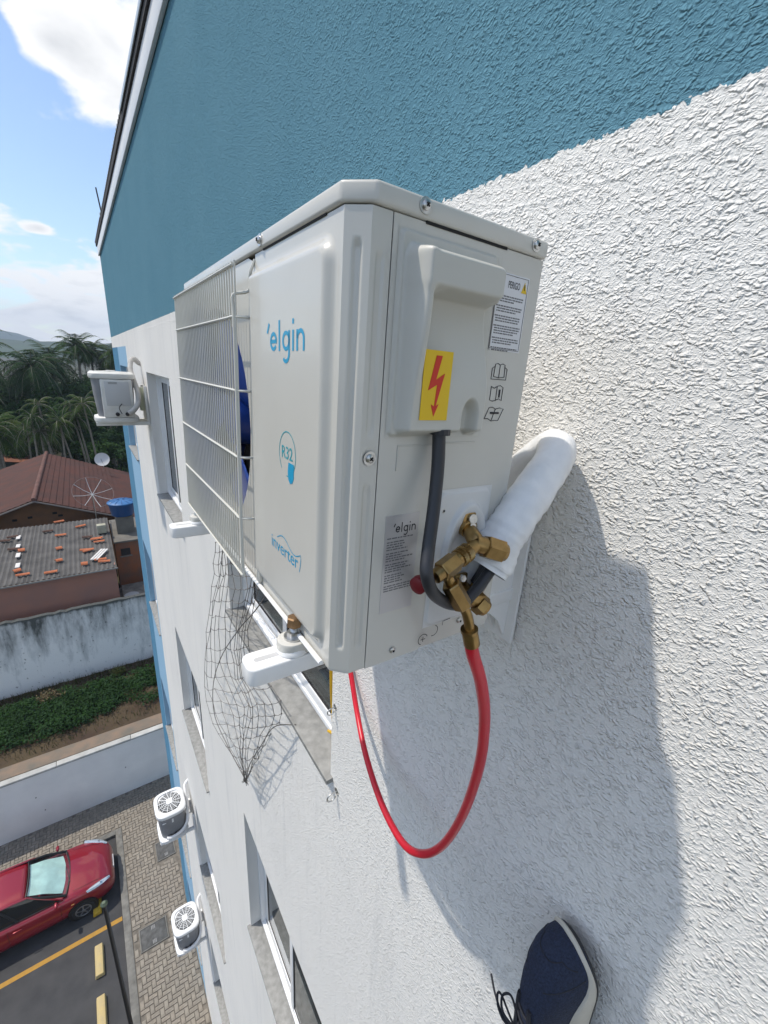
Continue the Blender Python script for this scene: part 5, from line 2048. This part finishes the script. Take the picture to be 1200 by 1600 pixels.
# small brick shed with the water tank pier
sd = empty('brick_shed', (0, 23.2, 3.4))
MB().box(.40, 5.0, 0, .15, -.4, 3.40).build('wall', mat('orange_daubed_brick', (0.30, 0.105, 0.045), .9, col2=(0.16, 0.10, 0.075), vscale=1.6, detail=8, bump=.3, bscale=25), sd)
MB().box(.40, .55, .16, 3.5, -.4, 3.38).build('wall', M_BRICKW, sd)
MB().box(.62, 1.02, -.02, -.002, 2.72, 3.08).build('window', mat('dark_opening', (0.02, 0.02, 0.022), .5), sd)
MB().box(.56, 1.08, -.035, -.003, 2.64, 2.70).build('sill', M_CONC, sd)
MB().box(.36, 5.1, -.08, 3.5, 3.42, 3.50).build('roof_slab', mat('mossy_slab', (0.11, 0.10, 0.085), .9, col2=(0.17, 0.16, 0.14), vscale=2, detail=8), sd)
MB().box(.42, 4.8, -1.7, -.30, 1.2, 1.27).build('yard_shelf', M_CONC, sd)
tag(sd, 'small orange daubed brick shed with a dark window', 'shed')
tk = empty('water_tank', (.98, 24.6, 7.80))
prof = [(0, .46), (.05, .50), (.55, .57), (.58, .60), (.64, .60)]
MB().rev((0, 0, 0), (0, 0, 1), prof, 32).build('tank_body', mat('blue_polythene', (0.01, 0.065, 0.20), .4, var=.1, vscale=4), tk, smooth=True)
b = MB().rev((0, 0, .64), (0, 0, 1), [(0, .63), (.04, .63), (.10, .52), (.16, .22), (.165, .0)], 32)
ld = b.build('tank_lid', mat('pale_blue_polythene', (0.03, 0.14, 0.34), .4), tk, smooth=True)
b = MB()
for k in range(12):
    t = k * math.pi / 6
    b.tube([(.10 * math.cos(t), .10 * math.sin(t), .812), (.50 * math.cos(t), .50 * math.sin(t), .755), (.61 * math.cos(t), .61 * math.sin(t), .69)], .014, 5)
b.build('lid_rib', mat('blue_polythene', (0, 0, 0)), ld)
tag(tk, 'round blue plastic water tank with ribbed lid', 'water tank')
o = MB().box(.62, 1.40, 24.2, 25.0, 3.2, 7.78).build('tank_pier', mat('mossy_slab', (0, 0, 0)))
tag(o, 'grey concrete pier carrying the blue water tank', 'pier')
o = MB().box(-.19, .19, -.16, .16, 0, .42).build('cement_block', mat('pale_cement', (0.36, 0.35, 0.27), .9, var=.2, vscale=5), bevel=.02)
x, y, z = roofpos(160, 834)
o.location = (x, y + .2, z)
tag(o, 'pale cement block on the edge of the corrugated roof', 'block')
# clutter beside the outbuilding
cl = empty('garden_table', (.72, 20.6, 4.45))
MB().rev((0, 0, .72), (0, 0, 1), [(0, .30), (.03, .30)], 20).build('table_top', mat('grey_plastic', (0.34, 0.35, 0.35), .5), cl)
for k in range(4):
    t = k * math.pi / 2 + .7
    MB().tube([(.26 * math.cos(t), .26 * math.sin(t), 0), (.20 * math.cos(t), .20 * math.sin(t), .72)], .02, 6).build('leg', MATS['grey_plastic'], cl)
tag(cl, 'small round grey table in the yard behind the stained wall', 'table')
o = MB().box(.28, 4.0, 19.7, 23.1, 3.9, 4.45).build('yard_slab', M_CONC)
o['kind'] = 'structure'

# ------------------------------------------------------------------ house with the dark tiled gable roof
gh = empty('tiled_house', (-2.75, 28.0, 3.6))
SLP, HWD, LEN, RZ = .375, 5.4, 13.2, 4.52
b = MB()
b.prism([(-4.9, -.5), (4.9, -.5), (4.9, RZ - 4.9 * SLP - .10), (0, RZ - .10), (-4.9, RZ - 4.9 * SLP - .10)], lambda a, c, t: (a, t, c), .35, LEN - .3)
b.build('wall', M_BRICKW, gh)
for x, z in ((.72, 3.55), (.95, 3.38), (-.35, 3.45), (-1.0, 3.38)):
    MB().box(x - .10, x + .10, .33, .345, z - .06, z + .06).build('missing_brick', M_DARK, gh)
M_ROOFT = mat('dark_red_tiles', (0.100, 0.036, 0.026), .85, col2=(0.065, 0.032, 0.027), vscale=1.1, detail=8)
for s in (-1, 1):
    b = MB()
    NX, NY = 20, 58
    pw_ = LEN / NY
    for r_ in range(NX):
        d0, d1 = HWD * r_ / NX, HWD * (r_ + 1) / NX + .06
        vs, fs = [], []
        for c in range(NY * 4 + 1):
            y = -.25 + (LEN + .25) * c / (NY * 4)
            dz = .035 * math.sin(c * math.pi / 2 + .3) + .012 * mnoise.noise((y * 1.3, r_ * .7, s))
            vs += [(s * d0, y, RZ - d0 * SLP + dz), (s * d1, y, RZ - d1 * SLP + dz + .045), (s * d1, y, RZ - d1 * SLP + dz + .02)]
        for c in range(NY * 4):
            a = 3 * c
            fs += [(a, a + 3, a + 4, a + 1), (a + 1, a + 4, a + 5, a + 2)]
        b.add(vs, fs)
    o = b.build('roof_slope', M_ROOFT, gh, smooth=True)
    MB().tube([(s * .0, -.28, RZ - .06), (s * HWD, -.28, RZ - HWD * SLP - .04)], .05, 6).build('verge', mat('grey_verge', (0.16, 0.14, 0.13), .9), gh)
for k in range(27):
    y = -.28 + k * .5
    b = MB()
    b.tube([(0, y, RZ + .05), (0, y + .54, RZ + .065)], [.10, .12], 10)
    b.build('ridge_tile', mat('ridge_clay', (0.12, 0.055, 0.042), .85, var=.25, vscale=2), gh, smooth=True)
tag(gh, 'house with a dark red tiled gable roof and bare brick gable', 'house')


def dish(name, loc, r_, aim, mesh, label):
    e = empty(name, loc)
    ax = Vector(aim).normalized()
    a = ax.orthogonal().normalized()
    c = ax.cross(a)
    W = mat('pale_dish', (0.55, 0.56, 0.56), .5)
    if mesh:
        b = MB()
        for k in range(8):
            t = k * math.pi / 4 + .2
            d = a * math.cos(t) + c * math.sin(t)
            b.tube([V(0, 0, 0), d * r_ * .5 + ax * r_ * .07, d * r_ + ax * r_ * .26], .013, 5)
        b.build('rib', W, e)
        b = MB()
        b.tube([(a * math.cos(q * .2618) + c * math.sin(q * .2618)) * r_ + ax * r_ * .26 for q in range(24)], .010, 5, closed=True)
        b.build('rim', mat('dull_rim', (0.20, 0.16, 0.15), .7), e)
    else:
        b = MB()
        b.rev(V(0, 0, 0), ax, [(0, .02), (.02 * r_, r_ * .35), (.12 * r_, r_ * .75), (.24 * r_, r_), (.26 * r_, r_), (.14 * r_, r_ * .74), (.05 * r_, .02)], 24)
        b.build('reflector', W, e, smooth=True)
        MB().tube([V(0, 0, -r_ * .6) + ax * .1, ax * r_ * .9], .012, 5).build('feed_arm', M_BLACK, e)
    MB().tube([V(0, 0, 0), V(0, 0, -r_ * 1.6)], .03, 6).build('mast', M_STEEL, e)
    tag(e, label, 'satellite dish')


dish('satellite_dish', (.72, 38.5, 7.95), .50, (-.25, -1, .35), False, 'white round satellite dish above the dark tiled roof')
dish('mesh_dish', (-.19, 27.2, 8.30), .95, (.25, -.75, .75), True, 'skeletal mesh dish with pale ribs beside the blue tank')

# ------------------------------------------------------------------ trees
def palm(x, y, z0, h, n, fl, label, lean=(0, 0), group='palms behind the houses', drop=1.0, trunk_r=.16, leaf=1):
    e = empty('palm_tree', (x, y, z0))
    top = V(lean[0], lean[1], h)
    tr = [V(0, 0, -.5), V(lean[0] * .25, lean[1] * .25, h * .4), V(lean[0] * .65, lean[1] * .65, h * .75), top]
    MB().tube(smooth_path(tr, 5), [trunk_r * (1.15 - .4 * q / 15) for q in range(16)], 8).build('trunk', M_PALMBARK, e, smooth=True)
    b = MB()
    n = int(n * 1.5)
    for k in range(n):
        az = k * 2.39996 + rng.uniform(-.2, .2)
        el = 1.25 - 1.75 * ((k + .5) / n) + rng.uniform(-.12, .12)
        L_ = fl * rng.uniform(.8, 1.12)
        hd = V(math.cos(az), math.sin(az), 0)
        p = top.copy()
        d = (hd * math.cos(el) + V(0, 0, math.sin(el))).normalized()
        M_ = 13
        pts = [p.copy()]
        for q in range(M_):
            d = (d + V(0, 0, -.105 * drop * (1 + q * .12))).normalized()
            p = p + d * (L_ / M_)
            pts.append(p.copy())
        b.tube(pts, [.035 * (1 - .8 * q / M_) for q in range(M_ + 1)], 3, caps=False, mi=1)
        sidev = V(-hd.y, hd.x, 0)
        for q in range(1, M_ + 1):
            for sub in (0, .5):
                t = (q - sub) / M_
                base = pts[q - 1].lerp(pts[q], 1 - sub)
                fw = (pts[q] - pts[q - 1]).normalized()
                ll = fl * .30 * math.sin(min(1, t * 1.15) * math.pi * .9 + .25) * rng.uniform(.8, 1.15)
                for s in (-1, 1):
                    dr = (sidev * s * .85 + fw * .55 + V(0, 0, -.28 * drop + rng.uniform(-.15, .12))).normalized()
                    tip = base + dr * ll + V(0, 0, -.10 * ll)
                    wv = fw * .035 * fl / 2.5
                    b.add([base - wv, base + wv, tip], [(0, 1, 2)], 0 if rng.random() < .7 else 2)
    b.build('crown', [GREENS[leaf], M_PALMBARK, GREENS[(leaf + 1) % 4]], e)
    tag(e, label, 'palm tree', group)


def tree(x, y, z0, h, r_, label, n=9000, leaf=.10, gi=(0, 1), group='leafy trees behind the houses', trunk_r=.14):
    e = empty('leafy_tree', (x, y, z0))
    bl = []
    for k in range(11):
        a = rng.uniform(0, 6.28)
        q = rng.random() ** .6
        bl.append((math.cos(a) * r_ * q * .8, math.sin(a) * r_ * q * .8, h - r_ * .9 + rng.uniform(-.75, .6) * r_, r_ * rng.uniform(.3, .52), r_ * rng.uniform(.3, .52), r_ * rng.uniform(.24, .42)))
    t = MB()
    t.tube(smooth_path([V(0, 0, -.5), V(rng.uniform(-.1, .1), 0, h * .35), V(rng.uniform(-.2, .2), rng.uniform(-.2, .2), h * .75)], 4), [trunk_r * (1 - .06 * q) for q in range(9)], 8)
    for q in bl[:7]:
        s = V(0, 0, h * rng.uniform(.35, .6))
        t.tube([s, s.lerp(V(*q[:3]), .5) + V(0, 0, .2), V(*q[:3])], [trunk_r * .45, trunk_r * .3, .02], 5)
    t.build('trunk', M_BARK, e, smooth=True)
    b = MB()
    leaf_cloud(b, bl, n, leaf, .5, 2)
    b.build('crown', [GREENS[gi[0]], GREENS[gi[1]]], e)
    tag(e, label, 'tree', group)


ZB = 4.2
palm(-4.6, 62, ZB, 9.5, 26, 4.6, 'big drooping palm left of the far roof, broad crown', lean=(.6, 0), leaf=3, drop=1.15, trunk_r=.24)
palm(-8.2, 58, ZB, 11.0, 24, 4.4, 'tall palm at the outer edge of the palm row, arching fronds', leaf=1, drop=1.0, trunk_r=.22)
palm(-2.2, 66, ZB, 10.2, 22, 4.0, 'mid-height palm beside the big drooping palm', lean=(-.3, 0), leaf=0)
palm(.2, 70, ZB, 12.0, 24, 3.7, 'tallest palm with a dense spiky crown above the tree line', lean=(.2, 0), leaf=0, drop=.9)
palm(1.5, 72, ZB, 11.6, 20, 3.4, 'palm just beside the tallest one, leaning slightly', lean=(.4, 0), leaf=3)
palm(4.1, 69, ZB, 11.4, 20, 3.2, 'palm closest to the corner of the white block', leaf=1)
palm(7.2, 75, ZB, 11.4, 20, 3.4, 'palm hidden in part behind the white block', leaf=0)
palm(-11.5, 66, ZB, 10.5, 20, 4.0, 'palm far out past the row of palms', leaf=1)
palm(-6.3, 47, 3.9, 5.2, 20, 3.4, 'short bushy palm behind the tiled house', leaf=1, trunk_r=.2)
palm(-3.4, 50, 3.9, 4.6, 20, 3.0, 'low spreading palm amid the slim trunks', leaf=2, trunk_r=.18)
# slim-trunked areca palms right behind the tiled roof
k = 0
names = ['first', 'second', 'third', 'fourth', 'fifth', 'sixth', 'seventh', 'eighth', 'ninth', 'tenth', 'eleventh']
for u, top_h in ((5, 7.6), (46, 6.3), (57, 6.8), (70, 5.9), (84, 7.2), (92, 6.2), (100, 6.6), (118, 7.4), (138, 7.0), (142, 6.4), (154, 7.3)):
    r_ = RW @ np.array([u - 600, 715 - 800, 671.37])
    yy = 43.5 + rng.uniform(0, 2.5)
    x = r_[0] / r_[1] * yy
    palm(x, yy, 3.6, top_h + rng.uniform(-1.1, .9), int(rng.integers(6, 11)), rng.uniform(1.6, 2.6), 'slim pale-trunked palm behind the tiled roof, %s counted toward the white block' % names[k], lean=(rng.uniform(-.9, .3), 0),
         group='slim palms behind the tiled roof', leaf=(1, 2, 0)[k % 3], trunk_r=.075)
    k += 1
for x, y, h, r_, lab, g in ((-7.5, 75, 8.5, 4.2, 'dark rounded tree between the tall palms', (0, 3)), (-1.5, 80, 10.5, 4.5, 'dark dense tree behind the tallest palm', (0, 1)), (4.5, 84, 11.4, 4.6, 'broad dark tree toward the white block', (0, 3)),
                         (-13, 82, 10, 5.0, 'wide dark tree out past the palms', (0, 1)), (9.5, 82, 11, 4.6, 'dark tree hidden in part by the white block', (0, 3)),
                         (-5.5, 54, 5.4, 2.8, 'mid-green bushy tree under the drooping palm', (1, 2)), (-1.2, 56, 6.4, 3.0, 'mid-green tree behind the slim trunks', (0, 1)), (2.2, 55, 6.8, 3.0, 'dark bushy tree behind the white satellite dish', (0, 3)),
                         (5.2, 60, 7.2, 3.0, 'dark tree close beside the white block', (0, 1)), (.6, 48.5, 4.0, 1.9, 'low dark bush behind the slim palms', (0, 1)), (3.3, 47.5, 4.4, 2.0, 'low bush between satellite dish and white block', (0, 3)),
                         (-3.2, 72, 8.4, 3.4, 'dark tree filling the gap between two palms', (0, 3)), (-10, 52, 6, 3.2, 'bushy tree behind the outermost slim palm', (1, 0)), (1.8, 62, 8.6, 3.2, 'dark leafy tree below the leaning palm', (0, 1)),
                         (-6.2, 68, 9.6, 3.6, 'dark tree behind the big drooping palm crown', (0, 3)), (-9.6, 64, 9.4, 3.4, 'dark tree under the arching palm fronds', (0, 3)), (-4.2, 57, 7.4, 2.9, 'dark tree beneath the big drooping palm', (0, 0)),
                         (-7.6, 55, 6.4, 2.8, 'dark tree behind the short bushy palm', (0, 1)), (-2.6, 61, 8.4, 3.0, 'dark tree beneath the mid-height palm', (0, 0)), (.2, 64, 9.4, 3.2, 'dark tree wrapped round the tallest palm trunk', (0, 3)),
                         (3.4, 72, 10.6, 3.6, 'dark tree crowding the palm closest to the block', (0, 0))):
    tree(x, y, ZB if y > 52 else 3.7, h, r_, lab, n=11000, leaf=.14, gi=g)

# far houses glimpsed among the trees
for x, y, w, d, h, zr, lab, c in ((-8.6, 50, 3.4, 4, 2.0, .5, 'dark green hut with a small orange roof behind the slim palms', (0.03, 0.045, 0.04)), (-10.8, 70, 5.0, 6, 5.6, 1.3, 'house with a dark brown roof half hidden by palms', (0.16, 0.15, 0.08)),
                               (3.0, 63, 2.6, 4, 4.4, 1.0, 'pale cottage peeping between the trees', (0.32, 0.29, 0.27))):
    e = empty('far_house', (x, y, 3.9))
    MB().box(-w, w, 0, d, -.5, h).build('wall', mat('far_wall_%d' % int(x * 10), c, .9), e)
    b = MB().prism([(-w - .4, h - .05), (0, h + zr), (w + .4, h - .05), (0, h + zr - .12)], lambda a, q, t: (a, t, q), -.4, d + .4)
    b.build('roof', mat('far_roof_%d' % int(x * 10), (0.20, 0.075, 0.04) if y < 60 else (0.07, 0.045, 0.04), .9, var=.2, vscale=1), e)
    MB().box(-.5, .4, -.03, -.002, .8, 1.9).build('window', M_DARK, e)
    tag(e, lab, 'house')

# wooded hills
def hill(name, x0, x1, y, hs, m_, seed, depth):
    b = MB()
    n_, k_ = 90, 14
    def f(i, j):
        x = x0 + (x1 - x0) * i
        prof_ = hs(i)
        t = math.sin(j * math.pi)
        return (x, y + depth * (j - .5) + 30 * mnoise.noise((i * 9, j * 4, seed)), prof_ * t + 7 * t * mnoise.noise((i * 26, j * 6, seed)) + 3)
    b.grid(n_, k_, f)
    o = b.build(name, m_, smooth=True)
    o['kind'] = 'structure'


hill('hills', -1500, 1400, 1750, lambda i: 62 - 60 * sstep(.455, .53, i) + 34 * sstep(.45, .2, i) + 14 * mnoise.noise((i * 9, 0, 1)), mat('wooded_slope', (0.026, 0.046, 0.026), .95, var=.3, vscale=.02, detail=9), 2, 500)
hill('foothills', -700, 800, 900, lambda i: 24 + 6 * math.sin(i * 15 + .4) + 5 * mnoise.noise((i * 8, 0, 4)), mat('green_slope', (0.035, 0.060, 0.025), .95, var=.3, vscale=.03, detail=9), 5, 260)


# ------------------------------------------------------------------ the hazy air over the valley
hz = MB().box(-2600, 2600, -150, 2300, -1.2, 150).build('haze', None)
hz.data.materials.clear()
hm = bpy.data.materials.new('pale_air')
hm.use_nodes = True
hn = hm.node_tree
hn.nodes.clear()
ho = hn.nodes.new('ShaderNodeOutputMaterial')
hv = hn.nodes.new('ShaderNodeVolumePrincipled')
hv.inputs['Color'].default_value = (0.66, 0.80, 1.0, 1)
hv.inputs['Density'].default_value = 0.00042
hn.links.new(hv.outputs[0], ho.inputs['Volume'])
hz.data.materials.append(hm)
hz['kind'] = 'stuff'
hz['label'] = 'thin pale haze in the air over the valley'
